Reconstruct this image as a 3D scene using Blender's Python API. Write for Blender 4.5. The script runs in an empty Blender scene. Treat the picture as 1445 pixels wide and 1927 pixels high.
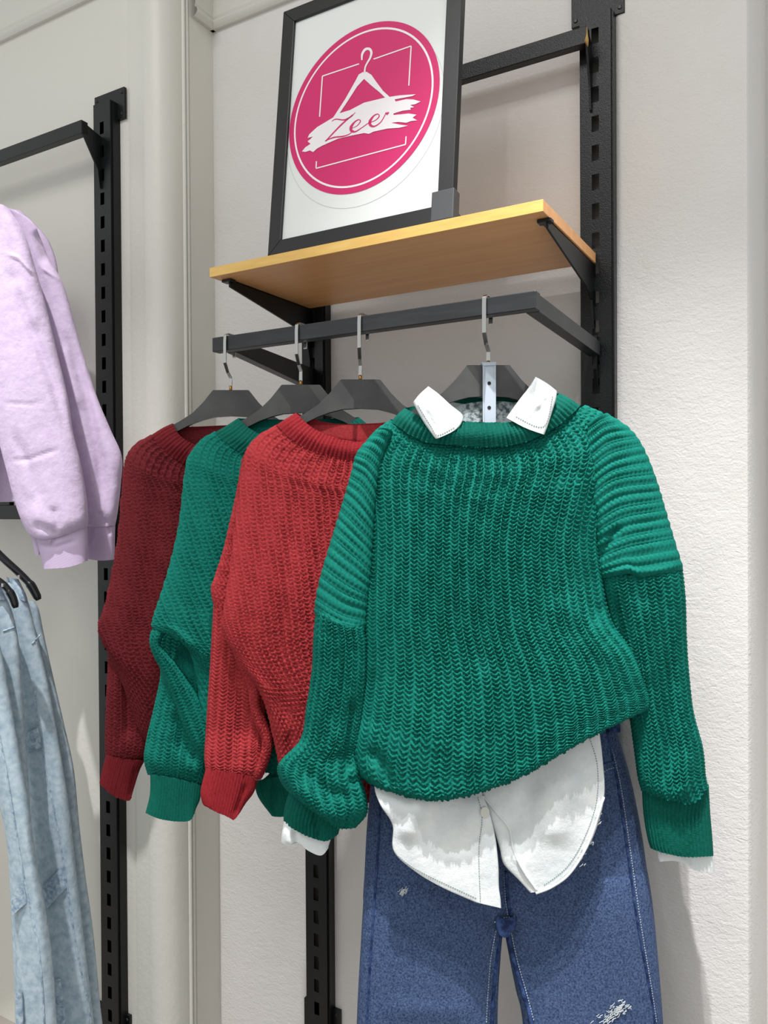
import bpy, math
import numpy as np
from mathutils import Vector, Matrix
from mathutils.geometry import tessellate_polygon

# ------------------------------------------------------------------ camera
W, H, F = 1445, 1927, 1480.0
CAM = Vector((0.428, -1.60, 1.50))
yaw, pit, rol = math.radians(30), math.radians(-0.52), math.radians(0.35)
Fw = Vector((-math.sin(yaw)*math.cos(pit), math.cos(yaw)*math.cos(pit), math.sin(pit)))
R0 = Fw.cross(Vector((0, 0, 1))).normalized()
U0 = R0.cross(Fw).normalized()
Rt = (R0*math.cos(rol) - U0*math.sin(rol)).normalized()
Up = (U0*math.cos(rol) + R0*math.sin(rol)).normalized()
scn = bpy.context.scene
COL = scn.collection
cam_d = bpy.data.cameras.new('camera')
cam_d.sensor_fit = 'HORIZONTAL'; cam_d.sensor_width = 36; cam_d.lens = 36*F/W
cam_d.clip_start = 0.05
cam = bpy.data.objects.new('camera', cam_d); COL.objects.link(cam)
M = Matrix((( Rt.x, Up.x, -Fw.x, CAM.x), (Rt.y, Up.y, -Fw.y, CAM.y), (Rt.z, Up.z, -Fw.z, CAM.z), (0, 0, 0, 1)))
cam.matrix_world = M
scn.camera = cam

# ------------------------------------------------------------------ light
wd = bpy.data.worlds.new('world'); scn.world = wd; wd.use_nodes = True
wd.node_tree.nodes['Background'].inputs[0].default_value = (0.93, 0.95, 0.94, 1)
wd.node_tree.nodes['Background'].inputs[1].default_value = 0.86

def spot(name, loc, target, energy, size, blend=0.5, radius=0.03, color=(1, 1, 1)):
    l = bpy.data.lights.new(name, 'SPOT'); l.energy = energy; l.spot_size = math.radians(size)
    l.spot_blend = blend; l.shadow_soft_size = radius; l.color = color
    o = bpy.data.objects.new(name, l); COL.objects.link(o); o.location = loc
    o.rotation_euler = (Vector(target)-Vector(loc)).to_track_quat('-Z', 'Y').to_euler()
    return o
spot('ceiling_spot', (0.36, -1.22, 4.15), (-0.04, -0.40, 0.80), 620, 34, 1.0, 0.022, (1, 0.985, 0.99))
spot('ceiling_spot', (0.52, -1.40, 4.15), (0.22, 0.0, -0.05), 310, 30, 1.0, 0.022, (1, 0.985, 0.99))
spot('ceiling_spot', (-1.05, -1.40, 4.15), (-1.30, -0.22, -0.3), 520, 32, 1.0, 0.025, (1, 0.985, 0.98))
spot('ceiling_spot', (0.15, -3.0, 4.15), (-0.3, 0, 2.0), 26, 50, 0.9, 0.04, (1, 0.98, 0.96))
def area_light(name, loc, sx, sy_, e):
    l = bpy.data.lights.new(name, 'AREA'); l.shape = 'RECTANGLE'; l.size = sx; l.size_y = sy_; l.energy = e
    o = bpy.data.objects.new(name, l); COL.objects.link(o); o.location = loc
area_light('added_soft_fill', (-0.6, -2.8, 4.2), 1.6, 1.4, 46)  # added unseen fill for soft light from above

scn.view_settings.view_transform = 'Standard'
scn.view_settings.look = 'None'
scn.view_settings.exposure = 0.0
scn.view_settings.gamma = 1.0
scn.view_settings.use_curve_mapping = False

# ------------------------------------------------------------------ helpers
Fn, Rn, Un, Cn = (np.array(v) for v in (Fw, Rt, Up, CAM))
def rays(px, py):
    px = np.asarray(px, float)[..., None]; py = np.asarray(py, float)[..., None]
    return Fn + (px-W/2)/F*Rn - (py-H/2)/F*Un
def ray(px, py): return Vector(rays(px, py).tolist())
def at_y(px, py, y):
    r = ray(px, py); return CAM + r*((y-CAM.y)/r.y)
def at_x(px, py, x):
    r = ray(px, py); return CAM + r*((x-CAM.x)/r.x)
def at_t(px, py, t): return CAM + ray(px, py)*t
def at_plane(px, py, p0, n):
    r = ray(px, py); return CAM + r*((p0-CAM).dot(n)/r.dot(n))

def tag(o, label=None, cat=None, group=None, kind=None):
    if label: o['label'] = label
    if cat: o['category'] = cat
    if group: o['group'] = group
    if kind: o['kind'] = kind
    return o
def empty(name, loc, label=None, cat=None, group=None):
    o = bpy.data.objects.new(name, None); COL.objects.link(o); o.location = loc
    o.empty_display_size = 0.02
    return tag(o, label, cat, group)
def link(name, me, m, parent=None, smooth=False):
    me.materials.append(m)
    if smooth:
        me.polygons.foreach_set('use_smooth', np.ones(len(me.polygons), bool))
    o = bpy.data.objects.new(name, me); COL.objects.link(o)
    if parent is not None:
        o.parent = parent
        o.matrix_parent_inverse = world_of(parent).inverted()
    return o
def world_of(o):
    m = o.matrix_basis.copy()
    if o.parent: m = world_of(o.parent) @ o.matrix_parent_inverse @ m
    return m
class MB:
    def __init__(s): s.v = []; s.f = []
    def add(s, vs, fs):
        b = len(s.v); s.v += [tuple(v) for v in vs]; s.f += [tuple(b+i for i in f) for f in fs]; return s
    def box(s, a, b):
        (x0, y0, z0), (x1, y1, z1) = a, b
        return s.add([(x0,y0,z0),(x1,y0,z0),(x1,y1,z0),(x0,y1,z0),(x0,y0,z1),(x1,y0,z1),(x1,y1,z1),(x0,y1,z1)],
                     [(3,2,1,0),(4,5,6,7),(0,1,5,4),(1,2,6,5),(2,3,7,6),(3,0,4,7)])
    def hexa(s, q0, q1):                       # two quads (lists of 4 points) joined to a solid
        return s.add(list(q0)+list(q1), [(3,2,1,0),(4,5,6,7),(0,1,5,4),(1,2,6,5),(2,3,7,6),(3,0,4,7)])
    def prism(s, poly, off):                   # planar polygon extruded by a vector
        n = len(poly); poly = [Vector(p) for p in poly]; off = Vector(off)
        tr = tessellate_polygon([poly])
        b = [p+off for p in poly]
        fs = [tuple(t) for t in tr]+[tuple(n+i for i in reversed(t)) for t in tr]
        fs += [(i, (i+1) % n, n+(i+1) % n, n+i) for i in range(n)]
        return s.add(poly+b, fs)
    def tube(s, pts, r, seg=8, cap=True):
        pts = [Vector(p) for p in pts]; n = len(pts); rr = r if hasattr(r, '__len__') else [r]*n
        vs = []; up = Vector((0.13, 0.31, 0.9))
        for i, p in enumerate(pts):
            d = (pts[min(i+1, n-1)]-pts[max(i-1, 0)]).normalized()
            a = d.cross(up).normalized(); b = d.cross(a)
            for k in range(seg):
                an = 2*math.pi*k/seg; vs.append(p+(a*math.cos(an)+b*math.sin(an))*rr[i])
        fs = [(i*seg+k, i*seg+(k+1) % seg, (i+1)*seg+(k+1) % seg, (i+1)*seg+k) for i in range(n-1) for k in range(seg)]
        if cap: fs += [tuple(range(seg))[::-1], tuple((n-1)*seg+k for k in range(seg))]
        return s.add(vs, fs)
    def strip(s, pts, side, th):               # flat bent strip, width along side vector, thickness th
        pts = [Vector(p) for p in pts]; side = Vector(side); n = len(pts); vs = []
        for i, p in enumerate(pts):
            d = (pts[min(i+1, n-1)]-pts[max(i-1, 0)]).normalized(); nn = d.cross(side).normalized()*th
            vs += [p-side-nn, p+side-nn, p+side+nn, p-side+nn]
        fs = [(i*4+k, i*4+(k+1) % 4, i*4+4+(k+1) % 4, i*4+4+k) for i in range(n-1) for k in range(4)]
        fs += [(3, 2, 1, 0), tuple((n-1)*4+k for k in range(4))]
        return s.add(vs, fs)
    def build(s, name, m, parent=None, smooth=False, bevel=0):
        me = bpy.data.meshes.new(name); me.from_pydata(s.v, [], s.f); me.update()
        import bmesh
        bm = bmesh.new(); bm.from_mesh(me); bmesh.ops.recalc_face_normals(bm, faces=bm.faces); bm.to_mesh(me); bm.free()
        o = link(name, me, m, parent, smooth)
        if bevel:
            b = o.modifiers.new('bevel', 'BEVEL'); b.width = bevel; b.segments = 2; b.limit_method = 'ANGLE'
        return o

def srgb(r, g, b):
    f = lambda c: (c/255/12.92) if c/255 <= 0.04045 else ((c/255+0.055)/1.055)**2.4
    return (f(r), f(g), f(b), 1)
def material(name, col, rough=0.6, metal=0.0, bumps=(), col2=None, cscale=20, cdetail=4, lo=0.35, hi=0.65, stretch=(1, 1, 1), sheen=0, spec=0.5, alpha=None, trans=0, coat=0):
    m = bpy.data.materials.new(name); m.use_nodes = True; nt = m.node_tree; N = nt.nodes; L = nt.links
    bs = N['Principled BSDF']
    bs.inputs['Base Color'].default_value = col
    bs.inputs['Roughness'].default_value = rough; bs.inputs['Metallic'].default_value = metal
    bs.inputs['Specular IOR Level'].default_value = spec
    if sheen:
        bs.inputs['Sheen Weight'].default_value = sheen; bs.inputs['Sheen Roughness'].default_value = 0.5
        bs.inputs['Sheen Tint'].default_value = (min(1, col[0]*1.5+.05), min(1, col[1]*1.5+.05), min(1, col[2]*1.5+.05), 1)
    if trans: bs.inputs['Transmission Weight'].default_value = trans
    if coat: bs.inputs['Coat Weight'].default_value = coat; bs.inputs['Coat Roughness'].default_value = 0.15
    tc = N.new('ShaderNodeTexCoord')
    def noise(scale, detail, st=(1, 1, 1), rough_=0.6, dist=0):
        mp = N.new('ShaderNodeMapping'); mp.inputs['Scale'].default_value = st
        L.new(tc.outputs['Object'], mp.inputs[0])
        n = N.new('ShaderNodeTexNoise'); n.inputs['Scale'].default_value = scale; n.inputs['Detail'].default_value = detail
        n.inputs['Roughness'].default_value = rough_; n.inputs['Distortion'].default_value = dist
        L.new(mp.outputs[0], n.inputs['Vector']); return n
    if col2:
        n = noise(cscale, cdetail, stretch)
        r = N.new('ShaderNodeValToRGB'); r.color_ramp.elements[0].position = lo; r.color_ramp.elements[1].position = hi
        r.color_ramp.elements[0].color = col; r.color_ramp.elements[1].color = col2
        L.new(n.outputs['Fac'], r.inputs[0]); L.new(r.outputs[0], bs.inputs['Base Color'])
    prev = None
    for b in bumps:                            # (scale, strength, distance, detail, stretch, distortion)
        sc, stg, dist, det = b[:4]; st = b[4] if len(b) > 4 else (1, 1, 1); ds = b[5] if len(b) > 5 else 0
        n = noise(sc, det, st, 0.6, ds); bp = N.new('ShaderNodeBump')
        bp.inputs['Strength'].default_value = stg; bp.inputs['Distance'].default_value = dist
        L.new(n.outputs['Fac'], bp.inputs['Height'])
        if prev: L.new(prev.outputs[0], bp.inputs['Normal'])
        prev = bp
    if prev: L.new(prev.outputs[0], bs.inputs['Normal'])
    return m

# ------------------------------------------------------------------ materials
m_wall = material('painted_plaster', srgb(214, 211, 207), 0.58, bumps=[(7, 0.22, 0.010, 2, (1, 1, 1), 0.6), (70, 0.34, 0.004, 4, (0.8, 1, 1.5), 0.8), (230, 0.42, 0.0022, 3, (1, 1, 1), 0.3)],
                  col2=srgb(219, 215, 213), cscale=3, cdetail=3)
m_wall_s = material('smooth_painted_plaster', srgb(213, 211, 203), 0.4, bumps=[(6, 0.4, 0.008, 3, (1, 1, .5)), (70, 0.3, 0.003, 4)])
m_trim = material('glossy_paint', srgb(208, 206, 198), 0.35, bumps=[(30, 0.25, 0.004, 3, (1, 1, .3))])
m_ceil = material('ceiling_paint', srgb(200, 198, 190), 0.6, bumps=[(20, 0.2, 0.004, 3)])
m_floor = material('floor_tile', srgb(150, 143, 135), 0.4, bumps=[(20, 0.1, 0.002, 2)])
m_blk = material('black_powder_coat', srgb(12, 14, 16), 0.32, bumps=[(420, 0.5, 0.0012, 2)], spec=0.35)
m_blk2 = material('worn_black_steel', srgb(24, 27, 30), 0.42, bumps=[(60, 0.15, 0.0008, 4, (1, 6, 1))], col2=srgb(38, 42, 45), cscale=25, lo=.45, hi=.8, stretch=(.4, 1, 3))
m_hole = material('dark_slot', srgb(10, 10, 11), 0.8)
m_slot_shade = material('shaded_wall_grey', srgb(98, 94, 90), 0.6)  # paints the shaded wall seen through the open slots
m_screw = material('dull_screw', srgb(60, 60, 58), 0.4, 0.8)
m_frame = material('black_frame_moulding', srgb(24, 25, 26), 0.38, bumps=[(60, 0.1, 0.001, 3)])
m_prot = material('grey_plastic', srgb(66, 68, 71), 0.5)
m_paper = material('white_backing', srgb(224, 227, 224), 0.5)
m_pink = material('magenta_print', srgb(206, 18, 102), 0.5)
m_white = material('white_print', srgb(238, 232, 234), 0.5)
m_line = material('faint_cut_line', srgb(196, 198, 196), 0.5)
m_hang = material('black_hanger_plastic', srgb(56, 56, 56), 0.36, bumps=[(30, 0.1, 0.001, 4)], col2=srgb(72, 72, 71), cscale=14, lo=.4, hi=.75)
m_hang2 = material('shiny_black_plastic', srgb(20, 21, 23), 0.16)
m_chrome = material('chrome', srgb(186, 186, 184), 0.16, 1.0, bumps=[(70, 0.15, 0.001, 2)])
m_brass = material('brass', srgb(168, 128, 66), 0.35, 1.0)
m_clear = material('translucent_plastic', srgb(205, 216, 228), 0.35, trans=0.35)
m_tag = material('printed_care_label', srgb(160, 170, 172), 0.8, col2=srgb(70, 80, 84), cscale=120, lo=.45, hi=.6)
m_butt = material('pearl_button', srgb(205, 205, 198), 0.3)
m_rust = material('bare_weld', srgb(176, 145, 88), 0.5, 0.5, bumps=[(200, .5, .002, 3)])

def knit_mat(name, c1, c2):
    return material(name, c1, 0.72, bumps=[(900, 0.6, 0.0014, 2, (1, 1, 2.2))], col2=c2, cscale=260, lo=.3, hi=.75, spec=0.10)
m_green = knit_mat('green_chunky_knit', srgb(8, 96, 83), srgb(20, 122, 108))
m_red = knit_mat('brick_red_chunky_knit', srgb(152, 42, 48), srgb(178, 66, 68))
m_red_shade = knit_mat('shaded_red_chunky_knit', srgb(90, 22, 28), srgb(110, 38, 43))  # same red as the knit above, its shade painted in as darker colour
m_green_rib = knit_mat('green_fine_rib', srgb(6, 82, 70), srgb(12, 100, 86))  # same yarn as the body knits, darker rib shading put into the colour
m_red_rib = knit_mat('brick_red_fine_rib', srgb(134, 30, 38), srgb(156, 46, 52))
m_red_shade_rib = knit_mat('shaded_red_fine_rib', srgb(92, 18, 25), srgb(108, 30, 36))  # rib of the leftmost sweater, its shade also put into the colour
m_lilac = material('lilac_fleece', srgb(200, 180, 210), 0.85, bumps=[(260, 0.35, 0.0012, 4), (18, 0.35, 0.010, 3)], col2=srgb(208, 190, 217), cscale=70, sheen=0.2, spec=.2)
m_lilac_rib = material('lilac_rib', srgb(200, 180, 210), 0.85, bumps=[(260, 0.2, 0.001, 3)], sheen=0.2, spec=.2)
m_denim = material('dark_blue_denim', srgb(34, 50, 84), 0.8, bumps=[(700, 0.6, 0.0009, 3)], col2=srgb(84, 104, 140), cscale=330, cdetail=8, lo=.36, hi=.68, spec=.25)
m_denim_d = material('dark_denim_seam', srgb(22, 38, 78), 0.8, bumps=[(500, 0.6, 0.0012, 3)], col2=srgb(66, 92, 142), cscale=75, cdetail=8, lo=.42, hi=.72, spec=.25)
m_wash = material('light_blue_washed_denim', srgb(148, 170, 186), 0.85, bumps=[(600, 0.4, 0.0009, 3), (22, .3, .006, 3)], col2=srgb(188, 204, 214), cscale=60, cdetail=12, lo=.3, hi=.62, spec=.2)
m_wash_d = material('light_denim_seam', srgb(128, 152, 176), 0.85, bumps=[(420, 0.5, 0.0012, 3)], col2=srgb(190, 206, 216), cscale=90, cdetail=8, lo=.38, hi=.62, spec=.2)
m_shirt = material('white_denim', srgb(210, 216, 217), 0.8, bumps=[(600, 0.5, 0.0009, 3), (30, .35, .006, 3)], col2=srgb(226, 229, 228), cscale=26, cdetail=6, spec=.2)
m_thread = material('white_thread', srgb(170, 180, 195), 0.8)
m_thread_w = material('pale_thread', srgb(190, 196, 196), 0.8)
m_thread_g = material('grey_green_thread', srgb(140, 154, 156), 0.8)
m_dgreen = m_green

def wood(name, c1, c2, sc=(0.6, 9, 9)):
    return material(name, c1, 0.38, bumps=[(60, .06, .0006, 3, sc)], col2=c2, cscale=6, cdetail=6, lo=.3, hi=.7, stretch=sc)
m_beech = wood('beech_laminate', srgb(222, 158, 100), srgb(236, 178, 120))
m_edge = wood('yellow_beech_edging', srgb(216, 172, 92), srgb(228, 188, 108), (3, 3, 20))

# ------------------------------------------------------------------ the setting
XL, YP = -1.013, -0.172            # back corner of the recess, front plane of the left pier
ZT = 4.3
def grid_wall(name, path, z0, z1, m, smooth=True):
    """vertical wall swept along a plan path [(x, y)...]"""
    v = []; f = []
    for (x, y) in path: v += [(x, y, z0), (x, y, z1)]
    for i in range(len(path)-1): f.append((2*i, 2*i+2, 2*i+3, 2*i+1))
    me = bpy.data.meshes.new(name); me.from_pydata(v, [], f); me.update()
    o = link(name, me, m, None, smooth); o['kind'] = 'structure'
    if smooth:
        e = o.modifiers.new('split', 'EDGE_SPLIT'); e.split_angle = math.radians(35)
    return o
grid_wall('wall_back', [(XL, 0), (0.038, 0), (0.044, -0.002), (0.050, -0.005), (0.058, -0.006), (0.275, -0.006), (0.283, -0.004), (0.288, 0.004), (0.288, 0.36)], 0, ZT, m_wall)
grid_wall('wall_right', [(0.288, 0.36), (1.6, 0.36)], 0, ZT, m_wall)
# left pier: flat face, soft bull-nosed corner, reveal back into the recess
pp = [(-3.0, YP), (-1.235, YP), (-1.155, YP), (-1.150, YP+0.0035), (-1.143, YP+0.0035), (-1.138, YP-0.001)]
cx, cy, r = XL-0.064, YP+0.052, 0.054
for k in range(0, 13):
    a = math.radians(-112+k*8.4)
    pp.append((cx+math.cos(a)*0.056, cy+math.sin(a)*0.056))
pp += [(XL-0.006, cy+0.004), (XL-0.006, cy+0.010)]
for k in range(0, 7):
    a = math.radians(-90+k*30); pp.append((XL-0.006+0.006*math.cos(a), cy+0.015+0.005*math.sin(a)))
for k in range(0, 7):
    a = math.radians(-90+k*30); pp.append((XL-0.006+0.006*math.cos(a), cy+0.027+0.005*math.sin(a)))
pp += [(XL-0.002, cy+0.034), (XL, 0.0)]
grid_wall('wall_left', pp, 0, ZT, m_wall_s)
def flat(name, x0, y0, x1, y1, z, m):
    me = bpy.data.meshes.new(name); me.from_pydata([(x0,y0,z),(x1,y0,z),(x1,y1,z),(x0,y1,z)], [], [(0,1,2,3)]); me.update()
    o = link(name, me, m); o['kind'] = 'structure'; return o
flat('floor', -3.0, -4.5, 1.6, 0.36, 0, m_floor)
def cornice(name, a, b, n, zb, m):
    """bead with a cove above, swept from a to b; n = direction out of the wall"""
    prof = [(0, -0.004), (0.010, -0.004), (0.017, 0.002), (0.020, 0.009), (0.017, 0.016), (0.010, 0.021), (0.013, 0.027)]
    for k in range(9):
        t = k/8*math.pi/2; prof.append((0.013+0.26*(1-math.cos(t)), 0.027+0.24*math.sin(t)))
    prof.append((0.29, ZT-zb))
    a, b, n = Vector(a), Vector(b), Vector(n)
    v = []; f = []
    for p in (a, b):
        for (d, h) in prof: v.append((p.x+n.x*d, p.y+n.y*d, zb+h))
    k = len(prof)
    for i in range(k-1): f.append((i, i+1, k+i+1, k+i))
    me = bpy.data.meshes.new(name); me.from_pydata(v, [], f); me.update()
    o = link(name, me, m, None, True); o['kind'] = 'structure'
    e = o.modifiers.new('split', 'EDGE_SPLIT'); e.split_angle = math.radians(40)
    return o
zc = at_y(60, 52, YP).z
zr = at_y(430, 47, 0).z
cornice('trim_1', (-3.0, YP, 0), (-1.16, YP, 0), (0, -1, 0), zc, m_trim)
cornice('trim_2', (XL, 0, 0), (0.036, 0, 0), (0, -1, 0), zr, m_trim)
cornice('trim_3', (XL, cy+0.04, 0), (XL, 0, 0), (1, 0, 0), zr, m_trim)
flat('ceiling', -3.0, -4.5, 1.6, 0.36, ZT, m_ceil)

# ------------------------------------------------------------------ slotted uprights
PW, PD, SL, SH = 0.0617, 0.030, 0.0145, 0.031
def upright(xc, yw, ztop, zbot, zslot, pitch, label, plates, closed=False):
    root = empty('slotted_upright', (xc, yw, zbot), label, 'shelf upright', None)
    yf = yw-PD; x0, x1 = xc-PW/2, xc+PW/2; a, b = xc-SL/2, xc+SL/2; th = 0.002
    mb = MB()
    mb.box((x0, yf, zbot), (a, yf+th, ztop)); mb.box((b, yf, zbot), (x1, yf+th, ztop))
    k0 = math.ceil((zbot+SH-zslot)/pitch); zs = [zslot+k*pitch for k in range(k0, 200) if zslot+k*pitch+SH/2 < ztop-0.03]
    z = zbot
    for s in zs:
        if s-SH/2 > z: mb.box((a, yf, z), (b, yf+th, s-SH/2))
        z = s+SH/2
    mb.box((a, yf, z), (b, yf+th, ztop))
    mb.build('slotted_face', m_blk, root)
    mb = MB(); mb.box((x0, yf+th, zbot), (x0+th, yw-0.001, ztop)); mb.box((x1-th, yf+th, zbot), (x1, yw-0.001, ztop))
    mb.box((x1, yf+0.006, zbot), (x1+0.004, yw-0.001, ztop-0.004))
    mb.box((x0+th, yf+th, ztop-th), (x1-th, yw-0.001, ztop))
    mb.build('side_channel', m_blk, root)
    mb = MB(); mb.box((x0+th, yw-0.004, zbot), (x1-th, yw-0.001, ztop-0.005)); mb.build('slot_backing', m_hole if closed else m_slot_shade, root)  # open uprights get an added grey sheet for the shaded wall behind
    for (pz0, pz1, px0, px1) in plates:
        mb = MB(); mb.box((px0, yw-0.009, pz0), (px1, yw-0.0005, pz1)); p = mb.build('fixing_plate', m_blk, root, bevel=0.001)
        for sx in (px0+0.009, px1-0.009):
            for sz in (pz0+0.012, pz1-0.012):
                s = MB(); s.tube([(sx, yw-0.0092, sz), (sx, yw-0.0112, sz)], [0.0045, 0.003], 10); s.build('screw', m_screw, p)
    return root
XR = (at_y(1092, 300, -PD).x+at_y(1149, 300, -PD).x)/2
XM = (at_y(575.7, 1700, -PD).x+at_y(614, 1700, -PD).x)/2
XF = (at_y(177, 400, YP-PD).x+at_y(209, 400, YP-PD).x)/2
zR = at_y(1118, 178, -PD).z; zR2 = at_y(1118, 452.9, -PD).z
zM = at_y(595, 1640, -PD).z; zM2 = at_y(596, 1898, -PD).z
zF = at_y(191, 330, YP-PD).z; zF2 = at_y(199, 1517.7, YP-PD).z
pR = (zR-zR2)/5; pM = (zM-zM2)/6; pF = (zF-zF2)/round((zF-zF2)/0.0605)
print('posts', XR, XM, XF, 'pitch', pR, pM, pF)
zt = at_y(1120, 22, -PD).z
upright(XR, 0, zt, 0.02, zR, pR, 'right slotted black upright beside the bright plaster wall, plated at its top', [(at_y(1078, 58, 0).z, at_y(1176, -62, 0).z, at_y(1076, 30, -.005).x, at_y(1176, 30, -.005).x)])
ztm = zt
upright(XM, 0, ztm, 0.02, zM, pM, 'slotted black upright behind the framed sign and the front sweaters, left of the dark jeans',
        [(0.12, at_y(620, 1893, -.005).z, at_y(574, 1900, -.005).x, at_y(641, 1900, -.005).x)])
upright(XF, YP, at_y(192, 192, YP-PD).z, 0.02, zF, pF, 'left slotted black upright on the pier between the lilac sweatshirts and the leftmost red sweater',
        [(at_y(180, 245, YP).z, at_y(180, 188, YP).z, at_y(180, 200, YP-.005).x, at_y(236, 200, YP-.005).x),
         (0.12, at_y(245, 1907, YP).z, at_y(186, 1915, YP-.005).x, at_y(246, 1915, YP-.005).x)], True)

# ------------------------------------------------------------------ top crossbars (short arms)
def crossbar(xa, xb, yw, ybar, ztop, h, label, m, weld=False):
    root = empty('crossbar', ((xa+xb)/2, yw, ztop), label, 'rack bar')
    mb = MB(); mb.box((xa, ybar, ztop-h), (xb, ybar+0.020, ztop)); mb.build('rail', m, root, bevel=0.0015)
    for x in (xa, xb-0.004) if xb > xa else ():
        s = 1
        poly = [(x, ybar+0.002, ztop-0.002), (x, yw-PD+0.004, ztop-0.020), (x, yw-PD+0.004, ztop-0.155), (x, yw-PD-0.006, ztop-0.150), (x, yw-PD-0.012, ztop-0.105), (x, ybar+0.004, ztop-h)]
        MB().prism(poly, (0.004, 0, 0)).build('hook_arm', m_blk, root, bevel=0.0005)
    if weld:
        mb = MB(); mb.tube([(xb+0.0005, ybar-0.001, ztop-0.004), (xb+0.001, ybar-0.0015, ztop-0.02), (xb, ybar-0.002, ztop-h+0.003), (xb+.001, ybar+0.004, ztop-h-0.006)], [0.001, 0.002, 0.0045, 0.001], 8)
        mb.build('weld_bead', m_rust, root, True)
    return root
pb = at_x(1102, 48, XR-0.008)
crossbar(XM, XR-0.006, 0, pb.y, pb.z, 0.034, 'black steel crossbar high on the wall, running right of the framed sign', m_blk, True)
pl = at_x(152, 225, XF-0.004)
crossbar(-2.05, XF-0.002, YP, pl.y, pl.z, 0.034, 'short black crossbar above the lilac sweatshirts', m_blk)

# ------------------------------------------------------------------ hanging rail that carries the sweaters
bR = at_x(1008, 546, XR+0.006); yb, zb = bR.y, bR.z
xl = at_y(399, 635, yb).x
rail = empty('hanging_rail', ((xl+bR.x)/2, yb, zb-0.03), 'long grey-black steel rail below the beech shelf, four hangers hooked over it', 'clothes rail')
bh = 0.0285
MB().box((xl, yb, zb-bh), (bR.x, yb+0.022, zb)).build('rail', m_blk2, rail, bevel=0.0015)
for x, nm in ((xl+0.02, 0), (bR.x-0.024, 1)):
    xx = XM-0.011 if nm == 0 else XR-0.011
    q0 = [(x, yb+0.022, zb-0.029), (x+0.022, yb+0.022, zb-0.029), (x+0.022, yb+0.022, zb-0.001), (x, yb+0.022, zb-0.001)]
    q1 = [(xx, -PD-0.012, zb-0.055), (xx+0.022, -PD-0.012, zb-0.055), (xx+0.022, -PD-0.012, zb-0.006), (xx, -PD-0.012, zb-0.006)]
    if nm: q1 = [(p[0], p[1], zb-0.044 if i < 2 else zb-0.016) for i, p in enumerate(q1)]
    a = MB().hexa(q0, q1).build('arm', m_blk2 if nm else m_blk, rail, bevel=0.001)
    c = xx+0.011
    poly = [(c-.002, -PD-0.014, zb-0.004), (c-.002, -PD+0.006, zb-0.004), (c-.002, -PD+0.006, zb-0.098), (c-.002, -PD-0.004, zb-0.104), (c-.002, -PD-0.016, zb-0.07)]
    MB().prism(poly, (0.007, 0, 0)).build('hook_plate', m_blk, rail, bevel=0.0005)

# ------------------------------------------------------------------ shelf and its brackets
sR = at_x(1022, 375, XR+0.001)
sy, sz = sR.y, sR.z
sx0 = at_y(395, 505, sy).x
shelf = empty('wall_shelf', ((sx0+sR.x)/2, sy/2, sz-0.02), 'beech laminate shelf board with yellow front edging under the framed sign', 'shelf')
MB().box((sx0, sy+0.001, sz-0.0195), (sR.x, -PD-0.004, sz)).build('board', m_beech, shelf, bevel=0.0006)
MB().box((sx0, sy-0.0012, sz-0.0195), (sR.x, sy+0.0008, sz)).build('edging', m_edge, shelf, bevel=0.0004)
for xx, nm in ((XM, 'left'), (XR, 'right')):
    br = empty('shelf_bracket', (xx, -PD, sz-0.1), 'black tapered steel bracket under the %s end of the beech shelf' % nm, 'bracket')
    zz = sz-0.0200; x = xx-0.006
    yfr = sy+0.030 if nm == 'left' else sy+0.035
    poly = [(x, yfr, zz), (x, -PD+0.006, zz), (x, -PD+0.006, zz-0.125), (x, -PD-0.006, zz-0.13), (x, -PD-0.02, zz-0.075), (x, -PD-0.055, zz-0.058), (x, yfr, zz-0.016)]
    MB().prism(poly, (0.004, 0, 0)).build('web', m_blk, br, bevel=0.0006)
    poly2 = [(x-0.012, yfr-0.001, zz), (x+0.004, yfr-0.001, zz), (x+0.004, -PD-0.01, zz), (x-0.012, -PD-0.01, zz)]
    MB().prism(poly2, (0, 0, -0.0025)).build('flange', m_blk, br, bevel=0.0004)
    MB().box((x-0.014, yfr-0.006, zz-0.006), (x+0.010, yfr+0.012, zz)).build('end_lug', m_blk, br, bevel=0.001)

# ------------------------------------------------------------------ framed sign
gx0 = at_y(503, 470, sy+0.004).x; BL = Vector((gx0, sy+0.004, sz+0.0005))
gx1 = at_y(850, 402, sy+0.004).x
TL = at_x(533, 22, gx0); up = (TL-BL); upn = up.normalized(); ex = Vector((1, 0, 0)); nrm = ex.cross(upn).normalized()   # nrm points to the viewer
if nrm.y > 0: nrm = -nrm
fw, fh, ft = gx1-gx0, up.length, 0.018
print('frame', fw, fh, 'lean', math.degrees(math.atan2(up.y, up.z)))
sign = empty('framed_sign', BL+ex*fw/2, 'tilted black picture frame with a round magenta clothes-hanger logo, leaning on the beech shelf', 'picture frame')
def fr(u, v, w): return BL+ex*u+upn*v+nrm*w
bw = 0.030
def bar(q, name='frame_member'):
    prof = lambda d: d
    a = [fr(u, v, 0) for u, v in q]; n = len(q)
    b = [fr(u, v, -ft) for u, v in q]
    MB().hexa(a, b).build(name, m_frame, sign, bevel=0.0015)
bar([(0, 0), (fw, 0), (fw-bw, bw), (bw, bw)])
bar([(fw, 0), (fw, fh), (fw-bw, fh-bw), (fw-bw, bw)])
bar([(fw, fh), (0, fh), (bw, fh-bw), (fw-bw, fh-bw)])
bar([(0, fh), (0, 0), (bw, bw), (bw, fh-bw)])
def rect_solid(u0, v0, u1, v1, w0, w1): return MB().hexa([fr(u0, v0, w1), fr(u1, v0, w1), fr(u1, v1, w1), fr(u0, v1, w1)], [fr(u0, v0, w0), fr(u1, v0, w0), fr(u1, v1, w0), fr(u0, v1, w0)])
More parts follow.
